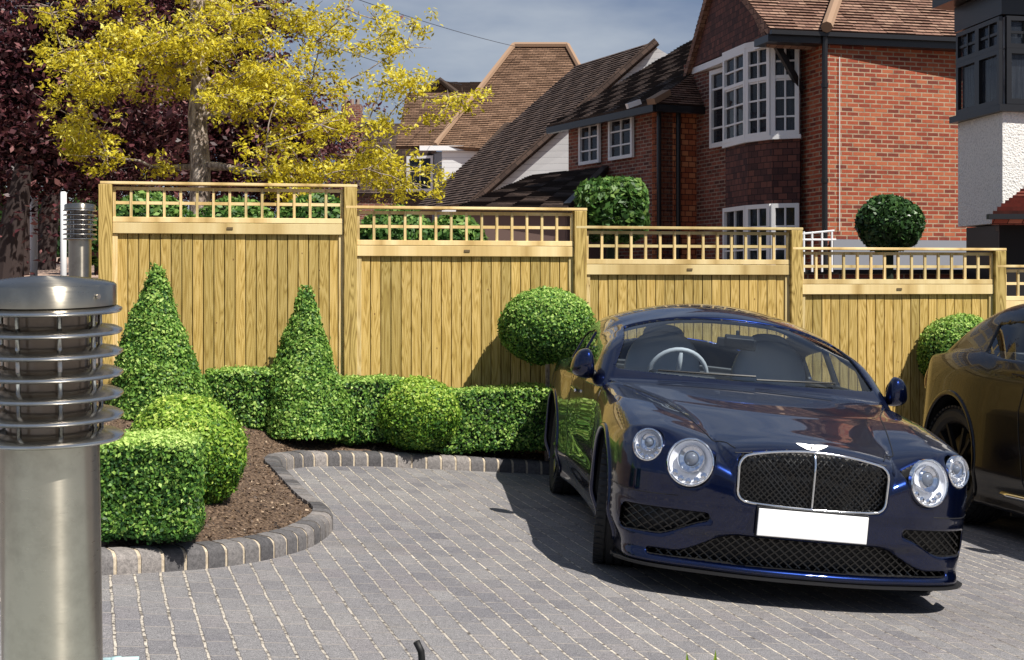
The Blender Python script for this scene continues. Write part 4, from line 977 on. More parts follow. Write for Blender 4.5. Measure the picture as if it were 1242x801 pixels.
# white posts and tree trunks at far left
def wpost(label, px, y0, Y, r=.05):
    m_ = MB(); X = at(px, Y); m_.tube([(X, Y, float(gz(X, Y))), (X, Y, Zp(y0, Y)), (X, Y, Zp(y0, Y)+.01)], [r, r, r*.6], 12); tag(m_.build('white_post', M_white, None, smooth=True), label, 'post', 'white posts by the footpath')
wpost('white post immediately left of the far bollard', 77, 234, 13.5, .028)
wpost('thin white post between two dark tree trunks', 41, 232, 24, .06)
for px, Y, r, l in ((16, 20, .16, 'dark leaning tree trunk at the left edge by the footpath'), (58, 33, .22, 'dark tree trunk in the shade between the white posts'), (30, 30, .15, 'thin dark tree trunk left of the thin white post')):
    X = at(px, Y); t = thing('shade_tree', l, 'tree', (X, Y, float(gz(X, Y)))); m_ = MB(); m_.tube([(X-.1, Y, float(gz(X, Y))-.1), (X, Y, Zp(280, Y)), (X+.15, Y, Zp(200, Y))], [r*1.2, r, r*.8], 10); m_.build('trunk', M_bark2, t)
    c = RNG.normal(size=(7000, 3))*[1.3, 1.0, .8]+[X, Y+.5, Zp(140, Y)]; leaf_cloud('crown', c, np.tile([0, 0, 1.], (7000, 1)), .055, M_pur, t)

# ------------------------------------------------------------------ cars
# car coordinates: x across (to the right in the picture for the blue car), y rearwards from the nose, z up from the ground
def smax(a, b, k):
    h = np.clip(.5-.5*(b-a)/k, 0, 1); return b*(1-h)+a*h+k*h*(1-h)
def smin(a, b, k): return -smax(-a, -b, k)
def interp(x, pts):
    p = np.array(pts, float); xs_, ys_ = p[:, 0], p[:, 1]
    m = np.gradient(ys_, xs_); x = np.clip(x, xs_[0], xs_[-1]); i = np.clip(np.searchsorted(xs_, x)-1, 0, len(xs_)-2)
    h = xs_[i+1]-xs_[i]; t = (x-xs_[i])/h; t2 = t*t; t3 = t2*t
    return (2*t3-3*t2+1)*ys_[i]+(t3-2*t2+t)*h*m[i]+(-2*t3+3*t2)*ys_[i+1]+(t3-t2)*h*m[i+1]
def sstep(x, a, b):
    t = np.clip((x-a)/(b-a), 0, 1); return t*t*(3-2*t)
class Coupe:
    WY = (.93, 3.68); WZ = .352; WR = .352; ARCH = .385; LEN = 4.74
    front = [(0, 0), (.2, .008), (.4, .04), (.5, .068), (.6, .105), (.7, .155), (.8, .225), (.88, .32), (.93, .44), (.97, .66), (1.1, 1.6)]
    bon = [(0, .70), (.06, .745), (.15, .785), (.3, .815), (.5, .845), (.9, .905), (1.3, .955), (1.6, .99), (2, 1.0), (3, .99), (4, .995), (4.4, .97), (4.74, .90)]
    wing = [(0, .68), (.15, .745), (.25, .79), (.5, .845), (.9, .895), (1.3, .92), (1.7, .945), (2.1, .95), (3, .95), (3.5, .97), (4, .97), (4.74, .86)]
    edge = [(0, .33), (.1, .40), (.3, .45), (.8, .56), (1.2, .65), (1.6, .80), (1.9, .88), (4.8, .92)]
    roof = [(1.40, .89), (1.55, .99), (1.75, 1.105), (2.0, 1.24), (2.2, 1.33), (2.35, 1.378), (2.5, 1.408), (2.7, 1.43), (2.95, 1.445), (3.25, 1.435), (3.6, 1.385), (3.9, 1.29), (4.2, 1.14), (4.5, .94)]
    grille = True
    def F_(s, a, z):
        f = interp(a, s.front)
        return f+.05*sstep(z, .70, .80)+.35*np.clip(z-.60, 0, 1)*sstep(a, .42, .75)*.6+.03*sstep(z, .36, .30)*(1-sstep(a, .5, .8))-.03*sstep(z, .22, .17)+.012*sstep(z, .50, .44)
    def W_(s, y, z):
        w_ = .915+.045*np.exp(-((y-.95)/.5)**2)+.085*np.exp(-((y-3.75)/.65)**2)
        return w_-.05*sstep(z, .36, .20)-.07*np.clip(z-.66, 0, 1)-.012*np.exp(-((z-.46)/.06)**2)*sstep(y, 1.3, 1.6)*(1-sstep(y, 3.0, 3.3))
    def top(s, a, y):
        xe = interp(y, s.edge); Tb = interp(y, s.bon); Tw = interp(y, s.wing)
        b = Tb-.045*(a/xe)**2-np.clip(a-xe, 0, 1)*1.3
        aw = .70+.05*sstep(y, .6, 1.6); w_ = Tw-1.1*np.clip(a-aw, 0, 1)**2-.35*np.clip(aw-a, 0, 1)**1.5-.4*np.clip(a-.88, 0, 1)
        return smax(b, w_, .012)
    def lower(s, x, y, z):
        a = np.abs(x)
        d = smax(z-s.top(a, y), a-s.W_(y, z), .10)
        d = smax(d, (s.F_(a, z)-y)*.9, .05)
        rear = y-s.LEN+interp(a, [(0, 0), (.5, .06), (.8, .2), (.95, .45), (1.1, .8)])+.3*np.clip(.5-z, 0, 1)**2
        d = smax(d, rear, .08)
        return smax(d, .15-z+.05*sstep(y, .5, 1.2)*0, .02)
    def cabin(s, x, y, z):
        a = np.abs(x); yy = y-.20*(a/.75)**2*(1-sstep(y, 2.2, 3.0))
        T = interp(yy, s.roof); T2 = (interp(yy+.02, s.roof)-T)/.02
        t = (z-(T-.10*(a/.6)**2*sstep(y, 2.0, 2.6)))/np.sqrt(1+T2*T2)
        cs = a-(.925-.47*(z-.95)-.10*sstep(y, 3.2, 4.5)-.04*(1-sstep(y, 1.6, 2.1)))
        return smax(smax(t, cs*.9, .07), .90-z, .01)
    def yy(s, x, y): return y-.20*(np.abs(x)/.75)**2*(1-sstep(y, 2.2, 3.0))
    def cuts(s, x, y, z):
        a = np.abs(x); c = np.full(np.broadcast(x, y, z).shape, 9., np.float32)
        for wy in s.WY:
            c = np.minimum(c, np.maximum(np.sqrt((y-wy)**2+(z-s.WZ)**2)-s.ARCH, .58-a))
        if s.grille:
            c = np.minimum(c, np.maximum(s.g_grille(a, z), y-.11))
            c = np.minimum(c, np.maximum(s.g_low(a, z), y-s.F_(a, z)-.12))
            c = np.minimum(c, np.maximum(s.g_side(a, z), y-s.F_(a, z)-.10))
            for (lx, ly, lz, r, ang) in s.lamps:
                n_ = (math.sin(ang), -math.cos(ang)*.985, .17); dx, dy, dz = a-lx, y-ly, z-lz; q = dx*n_[0]+dy*n_[1]+dz*n_[2]
                rr = np.sqrt(np.maximum((dx-q*n_[0])**2+(dy-q*n_[1])**2+(dz-q*n_[2])**2, 1e-9)); c = np.minimum(c, np.maximum(rr-r, -q-.075))
        # cabin interior
        inn = np.maximum(np.maximum(a-.72, 2.02-y), np.maximum(y-3.95, .42-z)); c = np.minimum(c, np.maximum(inn, z-1.03))
        return c
    def g_grille(s, a, z):
        hw = .372+.03*(z-.5); t = .775-.055*(a/.4)**2; b_ = .50+.012*(a/.4)**2
        q1 = a-hw+.05; q2 = np.abs(z-(t+b_)/2)-(t-b_)/2+.05
        return np.sqrt(np.maximum(q1, 0)**2+np.maximum(q2, 0)**2)+np.minimum(np.maximum(q1, q2), 0)-.05
    def g_low(s, a, z):
        t = .335-.115*sstep(a, .34, .66); b_ = .195+.0*a
        return smax(smax(z-t, b_-z, .02), a-.77, .02)
    def g_side(s, a, z):
        t = .425-.02*(a-.6); b_ = .30+.09*sstep(a, .74, .48)-.02*(a-.6)
        return smax(smax(z-t, b_-z, .025), np.abs(a-.69)-.20, .025)
    lamps = [(.60, .13, .665, .114, math.radians(22)), (.795, .275, .72, .077, math.radians(32))]
    def holes(s, x, y, z):
        a = np.abs(x); yy_ = s.yy(x, y); cl = .925-.47*(z-.95)
        ws = np.maximum(np.maximum(1.60-yy_, yy_-2.31), a-cl+.095); ws = smax(smax(1.60-yy_, yy_-2.31, .03), a-cl+.095, .04)
        T = interp(yy_, s.roof); sw = smax(smax(.975-z, z-T+.10*(a/.6)**2*sstep(y, 2.0, 2.6)+.075, .05), smax(2.03+.0*z-yy_, yy_-3.62, .03), .03)
        bp = np.abs(y-2.98-.0*(z-.9))-.018
        sw = np.maximum(np.maximum(sw, .45-a), -bp)
        rw = smax(smax(3.42-y, y-4.12, .03), a-cl+.10+.10*sstep(y, 3.2, 4.5), .04); rw = np.maximum(rw, 1.0-z)
        return np.minimum(np.minimum(ws, sw), rw)
    def sdf(s, x, y, z):
        lo = s.lower(x, y, z); lo = smax(lo, -s.cuts(x, y, z), .02)
        c = s.cabin(x, y, z); sh = np.maximum(c, -(c+.04)); sh = smax(sh, -s.holes(x, y, z), .014)
        return smin(lo, sh, .012)
class Saloon(Coupe):
    grille = False; lamps = []; WY = (.93, 3.86)
    bon = [(0, .72), (.06, .78), (.15, .83), (.3, .87), (.5, .91), (.9, .97), (1.3, 1.0), (1.6, 1.02), (2, 1.0), (4, 1.02), (4.4, .99), (4.74, .92)]
    wing = [(0, .70), (.15, .79), (.25, .84), (.5, .90), (.9, .95), (1.3, .965), (1.7, .975), (2.1, .975), (3, .98), (3.5, 1.01), (4, 1.0), (4.74, .9)]
    roof = [(1.40, .92), (1.55, 1.02), (1.75, 1.13), (2.0, 1.26), (2.2, 1.34), (2.35, 1.385), (2.5, 1.41), (2.7, 1.43), (2.95, 1.44), (3.4, 1.43), (3.8, 1.375), (4.1, 1.28), (4.35, 1.14), (4.6, .94)]
    edge = [(0, .5), (.1, .55), (.3, .62), (.8, .68), (1.2, .72), (1.6, .78), (4.8, .84)]
def surface_nets(fn, lo, hi, h):
    xs_ = np.arange(lo[0], hi[0], h, dtype=np.float32); ys_ = np.arange(lo[1], hi[1], h, dtype=np.float32); zs_ = np.arange(lo[2], hi[2], h, dtype=np.float32)
    d = np.empty((len(xs_), len(ys_), len(zs_)), np.float32)
    Yg, Zg = np.meshgrid(ys_, zs_, indexing='ij')
    nxh = 24
    for i in range(0, len(xs_), nxh):
        xx = xs_[i:i+nxh][:, None, None]; d[i:i+nxh] = fn(xx+0*Yg[None], Yg[None]+0*xx, Zg[None]+0*xx)
    s = d < 0; n = d.shape
    cnt = np.zeros(tuple(q-1 for q in n), np.int8); acc = np.zeros(cnt.shape+(3,), np.float32); ne = np.zeros(cnt.shape, np.float32)
    for dx in (0, 1):
        for dy in (0, 1):
            for dz in (0, 1): cnt += s[dx:n[0]-1+dx, dy:n[1]-1+dy, dz:n[2]-1+dz]
    act = (cnt > 0) & (cnt < 8); idx = np.argwhere(act)
    pos = np.zeros((len(idx), 3), np.float64); ne = np.zeros(len(idx))
    for ax in range(3):
        o1, o2 = [q for q in range(3) if q != ax]
        for a in (0, 1):
            for b in (0, 1):
                off = np.zeros(3, int); off[o1] = a; off[o2] = b; i0 = idx+off; off2 = off.copy(); off2[ax] = 1; i1 = idx+off2
                v0 = d[i0[:, 0], i0[:, 1], i0[:, 2]]; v1 = d[i1[:, 0], i1[:, 1], i1[:, 2]]; c = (v0 < 0) != (v1 < 0)
                t = np.where(c, v0/(v0-v1+1e-12), 0); p = np.tile(off.astype(float), (len(idx), 1)); p[:, ax] += t
                pos[c] += p[c]; ne[c] += 1
    pos = (idx+pos/ne[:, None])*h+np.array(lo)
    im = np.full(act.shape, -1, np.int32); im[idx[:, 0], idx[:, 1], idx[:, 2]] = np.arange(len(idx))
    F_ = []
    for ax in range(3):
        o1, o2 = [(1, 2), (2, 0), (0, 1)][ax]
        sl0 = [slice(None)]*3; sl1 = [slice(None)]*3; sl0[ax] = slice(0, n[ax]-1); sl1[ax] = slice(1, n[ax]); A = s[tuple(sl0)]; B = s[tuple(sl1)]
        e = np.argwhere(A != B); k = (e[:, o1] > 0) & (e[:, o2] > 0) & (e[:, o1] < n[o1]-1) & (e[:, o2] < n[o2]-1); e = e[k]
        flip = A[e[:, 0], e[:, 1], e[:, 2]]
        q = []
        for (p1, p2) in ((0, 0), (-1, 0), (-1, -1), (0, -1)):
            c = e.copy(); c[:, o1] += p1; c[:, o2] += p2; q.append(im[c[:, 0], c[:, 1], c[:, 2]])
        q = np.stack(q, 1); q[~flip] = q[~flip][:, ::-1]; F_.append(q)
    return pos, np.concatenate(F_)
def grad(fn, p, e=.003):
    g = np.zeros_like(p)
    for i in range(3):
        o = np.zeros(3); o[i] = e; a = p+o; b = p-o; g[:, i] = (fn(a[:, 0], a[:, 1], a[:, 2])-fn(b[:, 0], b[:, 1], b[:, 2]))/(2*e)
    return g
def car_shell(cls, parent, mats, h=.0115):
    s = cls(); fn = s.sdf
    v, f = surface_nets(fn, (-1.06, -.08, .10), (1.06, s.LEN+.06, 1.50), h)
    for _ in range(3):
        d = fn(v[:, 0], v[:, 1], v[:, 2]); g = grad(fn, v); m2 = np.maximum((g**2).sum(1), .15)[:, None]; st = g*d[:, None]/m2; L_ = np.linalg.norm(st, axis=1)[:, None]; st *= np.minimum(1, h*.5/np.maximum(L_, 1e-9)); v = v-st
    g = grad(fn, v, .004); g /= np.linalg.norm(g, axis=1)[:, None]+1e-9
    c = v[f].mean(1); lo = s.lower(c[:, 0], c[:, 1], c[:, 2]); cab = s.cabin(c[:, 0], c[:, 1], c[:, 2]); env = np.minimum(lo, cab)
    mi = np.zeros(len(f), np.int32); mi[env < -.012] = 1
    a_ = np.abs(c[:, 0])
    yy_ = s.yy(c[:, 0], c[:, 1])
    # lift of cabin opening edges: seals stay black
    me = bpy.data.meshes.new('body'); me.from_pydata(v.tolist(), [], f.tolist()); me.polygons.foreach_set('material_index', mi); me.polygons.foreach_set('use_smooth', [True]*len(f))
    for q in mats: me.materials.append(q)
    me.update(); 
    fnm = np.cross(v[f[:, 2]]-v[f[:, 0]], v[f[:, 3]]-v[f[:, 1]]); fnm /= np.linalg.norm(fnm, axis=1)[:, None]+1e-9
    lnm = g[f]  # per corner
    dt = (lnm*fnm[:, None, :]).sum(2); bad = dt < .02; fl = np.repeat(fnm[:, None, :], 4, 1); lnm[bad] = fl[bad]
    me.normals_split_custom_set(lnm.reshape(-1, 3).tolist())
    o = bpy.data.objects.new('body', me); COL.objects.link(o); o.parent = parent
    return o, s
def glass_patch(name, s, us, vs, mode, m, parent, off=-.010, keep=None):
    """glass following the cabin surface: mode 'z' samples (x,y)->z, mode 'x' samples (y,z)->x"""
    U, Vv = np.meshgrid(us, vs); u = U.ravel(); v_ = Vv.ravel()
    if mode == 'z': lo = np.full(u.shape, .95); hi = np.full(u.shape, 1.5); f = lambda t: s.cabin(u, v_, t)-off
    else: sg = mode; lo = np.full(u.shape, .3); hi = np.full(u.shape, .95); f = lambda t: s.cabin(t, u, v_)-off
    for _ in range(22):
        mid = (lo+hi)/2; neg = f(mid) < 0; lo = np.where(neg, mid, lo); hi = np.where(neg, hi, mid)
    t = (lo+hi)/2
    if mode == 'z': P3 = np.stack([u, v_, t], -1)
    else: P3 = np.stack([t*mode, u, v_], -1)
    nu = len(us); F_ = []
    for j in range(len(vs)-1):
        for i in range(nu-1):
            q = (j*nu+i, j*nu+i+1, (j+1)*nu+i+1, (j+1)*nu+i); c = P3[list(q)].mean(0)
            if keep is None or keep(c): F_.append(q)
    o = obj(name, P3, F_, m, parent, smooth=True, local=True); return o
def _paint(c1, flake):
    def fn(t, b):
        lw = N(t, 'ShaderNodeLayerWeight'); lw.inputs[0].default_value = .35
        b.inputs['Base Color'].default_value = (*c1, 1); b.inputs['Metallic'].default_value = .9; b.inputs['Specular IOR Level'].default_value = .2
        b.inputs['Coat Weight'].default_value = 1; b.inputs['Coat Roughness'].default_value = .02; b.inputs['Coat IOR'].default_value = 1.55
        n = noise(t, coord(t), 900, 1); c = coord(t)
        setc(t, b, ramp(t, n, [(.4, tuple(q*.6 for q in c1)), (.62, c1), (.72, flake)]))
        b.inputs['Roughness'].default_value = .3
    return fn
M_blue = mat('deep_blue_paint', fn=_paint((.0018, .008, .05), (.006, .03, .17)))
M_blkpaint = mat('black_car_paint', (.003, .003, .005), .25, 0, coat=.45, spec=.2)
M_plastic = mat('black_plastic', (.008, .008, .009), .5)
def _cg(t, b):
    b.inputs['Base Color'].default_value = (.01, .012, .015, 1); b.inputs['Roughness'].default_value = .01; b.inputs['IOR'].default_value = 1.55
    lw = N(t, 'ShaderNodeLayerWeight'); lw.inputs[0].default_value = .5; fr5 = mth(t, 'ADD', .06, mth(t, 'MULTIPLY', mth(t, 'POWER', lw.outputs['Facing'], 4.0), .9))
    gl = N(t, 'ShaderNodeBsdfGlossy'); gl.inputs['Roughness'].default_value = .01
    tr = N(t, 'ShaderNodeBsdfTransparent'); tr.inputs[0].default_value = (.80, .87, .92, 1); ms = N(t, 'ShaderNodeMixShader')
    t.links.new(mth(t, 'MULTIPLY', fr5, 1.0), ms.inputs[0]); t.links.new(tr.outputs[0], ms.inputs[1]); t.links.new(gl.outputs[0], ms.inputs[2])
    t.links.new(ms.outputs[0], t.nodes['Material Output'].inputs['Surface'])
M_cglass = mat('car_glass', fn=_cg)
def _lg(t, b):
    gl = N(t, 'ShaderNodeBsdfGlossy'); gl.inputs['Roughness'].default_value = .02; lw = N(t, 'ShaderNodeLayerWeight'); lw.inputs[0].default_value = .5; fr5 = mth(t, 'ADD', .05, mth(t, 'MULTIPLY', mth(t, 'POWER', lw.outputs['Facing'], 4.0), .9))
    tr = N(t, 'ShaderNodeBsdfTransparent'); tr.inputs[0].default_value = (.93, .95, 1, 1); ms = N(t, 'ShaderNodeMixShader')
    t.links.new(fr5, ms.inputs[0]); t.links.new(tr.outputs[0], ms.inputs[1]); t.links.new(gl.outputs[0], ms.inputs[2]); t.links.new(ms.outputs[0], t.nodes['Material Output'].inputs['Surface'])
M_lens = mat('lamp_lens', fn=_lg)
M_chrome = mat('chrome', (.88, .89, .9), .06, 1)
M_dchrome = mat('dark_chrome', (.07, .068, .065), .35, 1)
M_reflector = mat('lamp_reflector', (.96, .96, .97), .3, .0)
M_tyre = mat('tyre_rubber', (.018, .018, .019), .75)
M_rim = mat('alloy_rim', (.18, .18, .19), .25, 1)
M_leather = mat('grey_leather', (.5, .5, .5), .5)
M_leatherl = mat('pale_leather', (.55, .54, .52), .5)
def wheel(parent, cx_, cy_, cz_, side, steer=0, R=.352, W_=.275, name='wheel'):
    """side: -1 outer face to -x, +1 outer face to +x"""
    t = bpy.data.objects.new(name, None); COL.objects.link(t); t.parent = parent; t.location = (cx_, cy_, cz_); t.rotation_euler = (0, 0, steer)
    hw = W_/2; m = MB(); pr = [(.262, -hw+.02), (.285, -hw), (R-.035, -hw-.003), (R-.012, -hw+.014), (R-.003, -hw+.035)]
    for g in (-.075, -.025, .025, .075): pr += [(R, g-.018), (R, g-.007), (R-.009, g-.006), (R-.009, g+.006), (R, g+.007), (R, g+.018)] if True else []
    pr += [(R-.003, hw-.035), (R-.012, hw-.014), (R-.035, hw+.003), (.285, hw), (.262, hw-.02)]
    m.lathe(pr, 60, (0, 0, 0), (1, 0, 0))
    # shoulder tread blocks
    for sd in (-1, 1):
        for k in range(56):
            a = 2*math.pi*k/56; u = Vector((0, math.cos(a), math.sin(a))); tt = Vector((0, -math.sin(a), math.cos(a)))
            m.obox(u*(R-.004)+Vector((sd*(hw-.026), 0, 0)), (1, 0, 0), tt, .027, .012, .006, uz=u)
    ty = m.build('tyre', M_tyre, t, local=True); auto_smooth(ty, 35)
    m = MB(); o_ = side*hw
    m.lathe([(.262, -hw+.02), (.25, -hw+.03), (.235, -.05), (.235, .05), (.25, hw-.03), (.262, hw-.02), (.268, hw-.012)], 48, (0, 0, 0), (1, 0, 0))
    for k in range(10):
        a = 2*math.pi*k/10+(.11 if k % 2 else -.11); u = Vector((0, math.cos(a), math.sin(a))); tt = Vector((0, -math.sin(a), math.cos(a)))
        m.bar(Vector((side*(hw-.055), 0, 0))+u*.05, Vector((side*(hw-.022), 0, 0))+u*.252, .022, .028, up=(1, 0, 0))
    m.lathe([(0, side*(hw-.035)), (.045, side*(hw-.035)), (.06, side*(hw-.05)), (.07, side*(hw-.09))], 24, (0, 0, 0), (1, 0, 0))
    r = m.build('rim', M_rim, t, local=True); auto_smooth(r, 35)
    m = MB(); m.lathe([(0, side*.01), (.19, side*.01), (.19, side*.03), (0, side*.03)], 32, (0, 0, 0), (1, 0, 0)); m.build('brake_disc', M_dchrome, t, local=True)
    return t
def on_surface(s, pts, fn='lower', lift=.001):
    """push points on to the body surface"""
    p = np.array(pts, float); f = getattr(s, fn)
    for _ in range(6):
        d = f(p[:, 0], p[:, 1], p[:, 2])-lift; g = grad(f, p); p = p-g*(d/np.maximum((g**2).sum(1), .1))[:, None]
    return [Vector(q) for q in p]
def densify(pts, n=14):
    o = []
    for a, b in zip(pts, pts[1:]):
        for k in range(n): o.append(tuple(a[i]+(b[i]-a[i])*k/n for i in range(3)))
    o.append(tuple(pts[-1])); return o
def interior(car, s, drv):
    for sx in (-1, 1):
        st = bpy.data.objects.new('seat', None); COL.objects.link(st); st.parent = car; st.location = (sx*.36, 0, 0)
        def blob(nm, c, r, m_, e=.75):
            mb = MB(); prof = []; n = 20
            v = []; F_ = []
            for i in range(n+1):
                ph = math.pi*i/n-math.pi/2
                for j in range(24):
                    th = 2*math.pi*j/24; cs = lambda q: math.copysign(abs(math.cos(q))**e, math.cos(q)); sn = lambda q: math.copysign(abs(math.sin(q))**e, math.sin(q))
                    v.append((c[0]+r[0]*cs(ph)*cs(th), c[1]+r[1]*cs(ph)*sn(th), c[2]+r[2]*sn(ph)))
            for i in range(n):
                for j in range(24): j2 = (j+1) % 24; F_.append((i*24+j, i*24+j2, (i+1)*24+j2, (i+1)*24+j))
            mb.add(v, F_); return mb.build(nm, m_, st, smooth=True, local=True)
        blob('cushion', (0, 2.45, .62), (.25, .28, .12), M_leather); b_ = blob('backrest', (0, 2.78, .90), (.26, .10, .34), M_leather); blob('headrest', (0, 2.86, 1.20), (.14, .06, .085), M_leatherl)
    m = MB(); m.obox((0, 1.93, .90), (1, 0, 0), (0, 1, 0), .66, .16, .07); m.obox((drv*.36, 1.98, .98), (1, 0, 0), (0, 1, 0), .2, .10, .035); m.build('dashboard', M_plastic, car, local=True, bev=.02)
    m = MB(); c = Vector((drv*.36, 2.16, .98)); ax = Vector((0, .92, .38)); a = Vector((1, 0, 0)); b = ax.cross(a).normalized()
    ring = [c+(a*math.cos(t)+b*math.sin(t))*.185 for t in np.linspace(0, 2*math.pi, 33)]; m.tube(ring, .015, 8, cap=False)
    m.tube([c-a*.18, c, c+a*.18], .018, 6); m.tube([c, c-b*.17], .016, 6); m.tube([c+ax*.0, c-ax*.3], .03, 6); m.build('steering_wheel', M_leather, car, smooth=True, local=True)
    m = MB(); m.obox((0, 2.18, 1.215), (1, 0, 0), (0, 1, .1), .125, .012, .035); m.tube([(0, 2.17, 1.23), (0, 2.18, 1.30)], .012, 6); m.obox((0, 2.11, 1.235), (1, 0, 0), (0, 1, .45), .09, .03, .03); m.build('rear_view_mirror', M_plastic, car, local=True, bev=.006)
def glasses(car, s):
    def keepw(c): cl = .925-.47*(c[2]-.95); return abs(c[0]) < cl-.06
    o = []
    xs_ = np.linspace(-.92, .92, 60); 
    # windscreen on warped grid: y depends on x
    U, T = np.meshgrid(xs_, np.linspace(1.55, 2.37, 34)); 
    yv = T+.20*(np.abs(U)/.75)**2*.97
    u = U.ravel(); v_ = yv.ravel(); lo = np.full(u.shape, .85); hi = np.full(u.shape, 1.5)
    for _ in range(22):
        mid = (lo+hi)/2; neg = s.cabin(u, v_, mid)+.012 < 0; lo = np.where(neg, mid, lo); hi = np.where(neg, hi, mid)
    P3 = np.stack([u, v_, (lo+hi)/2], -1); F_ = []
    for j in range(33):
        for i in range(59):
            q = (j*60+i, j*60+i+1, (j+1)*60+i+1, (j+1)*60+i)
            if keepw(P3[list(q)].mean(0)): F_.append(q)
    obj('windscreen', P3, F_, M_cglass, car, smooth=True, local=True)
    glass_patch('rear_window', s, np.linspace(-.62, .62, 20), np.linspace(3.40, 4.14, 16), 'z', M_cglass, car)
    for sg in (-1, 1): glass_patch('side_window', s, np.linspace(1.85, 3.75, 40), np.linspace(.95, 1.32, 14), sg, M_cglass, car, keep=lambda c: c[2] < interp(np.array([s.yy(c[0], c[1])]), s.roof)[0]-.10*(abs(c[0])/.6)**2*float(sstep(np.array(c[1]), 2.0, 2.6))-.03)
def mirrors(car, s, paint, side=(-1, 1)):
    for sg in side:
        n = 18; v = []; F_ = []
        for i in range(n+1):
            ph = math.pi*i/n-math.pi/2
            for j in range(28):
                th = 2*math.pi*j/28; sp_ = lambda q: math.copysign(abs(q)**.72, q); x = sp_(math.cos(ph))*sp_(math.cos(th)); y = sp_(math.cos(ph))*math.sin(th); z = sp_(math.sin(ph))
                yy_ = y*.11 if y < 0 else y*.035
                v.append((sg*(.985+x*.068*(1-.25*z)), 1.96+yy_*.8+.02*x, 1.02+z*.088*(1-.15*x)))
        for i in range(n):
            for j in range(28): j2 = (j+1) % 28; F_.append((i*28+j, i*28+j2, (i+1)*28+j2, (i+1)*28+j))
        h_ = obj('door_mirror', v, F_, paint, car, smooth=True, local=True)
        m = MB(); m.tube([(sg*.87, 1.97, .955), (sg*.93, 1.965, .96), (sg*.97, 1.965, .98)], [.03, .026, .03], 10); m.build('mirror_arm', M_plastic, h_, smooth=True, local=True)
        m = MB(); m.lathe([(0, 0), (1, 0)], 24); 
        vv = [(sg*(.985+math.cos(t)*.06), 1.992, 1.015+math.sin(t)*.078) for t in np.linspace(0, 2*math.pi, 25)[:-1]]
        obj('mirror_glass', vv, [list(range(24))], M_chrome, h_, local=True)
def lattice(name, s, region, x0, x1, z0, z1, step, ang, depth, rad, car, m_, mirror=False):
    """woven diagonal mesh bars following the front face inside a region"""
    mb = MB()
    for A in ang:
        d = np.array([math.cos(A), math.sin(A)]); nrm_ = np.array([-d[1], d[0]]); L_ = abs(x1-x0)+abs(z1-z0); c = np.array([(x0+x1)/2, (z0+z1)/2]); k = int(L_/step)
        for i in range(-k, k+1):
            o = c+nrm_*i*step; ts = np.arange(-L_, L_, .02); px_ = o[0]+d[0]*ts; pz_ = o[1]+d[1]*ts
            ok = (region(np.abs(px_), pz_) < .008) & (px_ > x0) & (px_ < x1) & (pz_ > z0) & (pz_ < z1); run = []
            for t_, X_, Z_, K_ in zip(ts, px_, pz_, ok):
                if K_: run.append((X_, float(s.F_(np.array([abs(X_)]), np.array([Z_]))[0])+depth+(.004 if A == ang[0] else 0), Z_))
                if (not K_) and run:
                    if len(run) > 1: mb.tube(run, rad, 4, cap=False)
                    run = []
            if len(run) > 1: mb.tube(run, rad, 4, cap=False)
    return mb.build(name, m_, car, local=True)
def ring_on_face(name, s, outline, depth, rad, car, m_, close=True, n=8):
    pts = [(X_, float(s.F_(np.array([abs(X_)]), np.array([Z_]))[0])+depth, Z_) for X_, Z_ in outline]
    if close: pts = pts+[pts[0]]
    mb = MB(); mb.tube(pts, rad, n, cap=False); o = mb.build(name, m_, car, smooth=True, local=True); return o
def contour(region, cx_, cz_, n=120, rmax=1.0):
    o = []
    for k in range(n):
        a = 2*math.pi*k/n; lo, hi = 0, rmax
        for _ in range(18):
            mid = (lo+hi)/2
            if region(np.array([abs(cx_+mid*math.cos(a))]), np.array([cz_+mid*math.sin(a)]))[0] < 0: lo = mid
            else: hi = mid
        o.append((cx_+lo*math.cos(a), cz_+lo*math.sin(a)))
    return o
def text_mesh(name, txt, size, m_, parent, loc, rot, ext=.002):
    cu = bpy.data.curves.new(name, 'FONT'); cu.body = txt; cu.size = size; cu.extrude = ext; cu.align_x = 'CENTER'; cu.align_y = 'CENTER'
    o = bpy.data.objects.new(name, cu); COL.objects.link(o); dg = bpy.context.evaluated_depsgraph_get(); me = bpy.data.meshes.new_from_object(o.evaluated_get(dg)); bpy.data.objects.remove(o)
    me.materials.clear(); me.materials.append(m_); q = bpy.data.objects.new(name, me); COL.objects.link(q); q.parent = parent; q.location = loc; q.rotation_euler = rot; return q

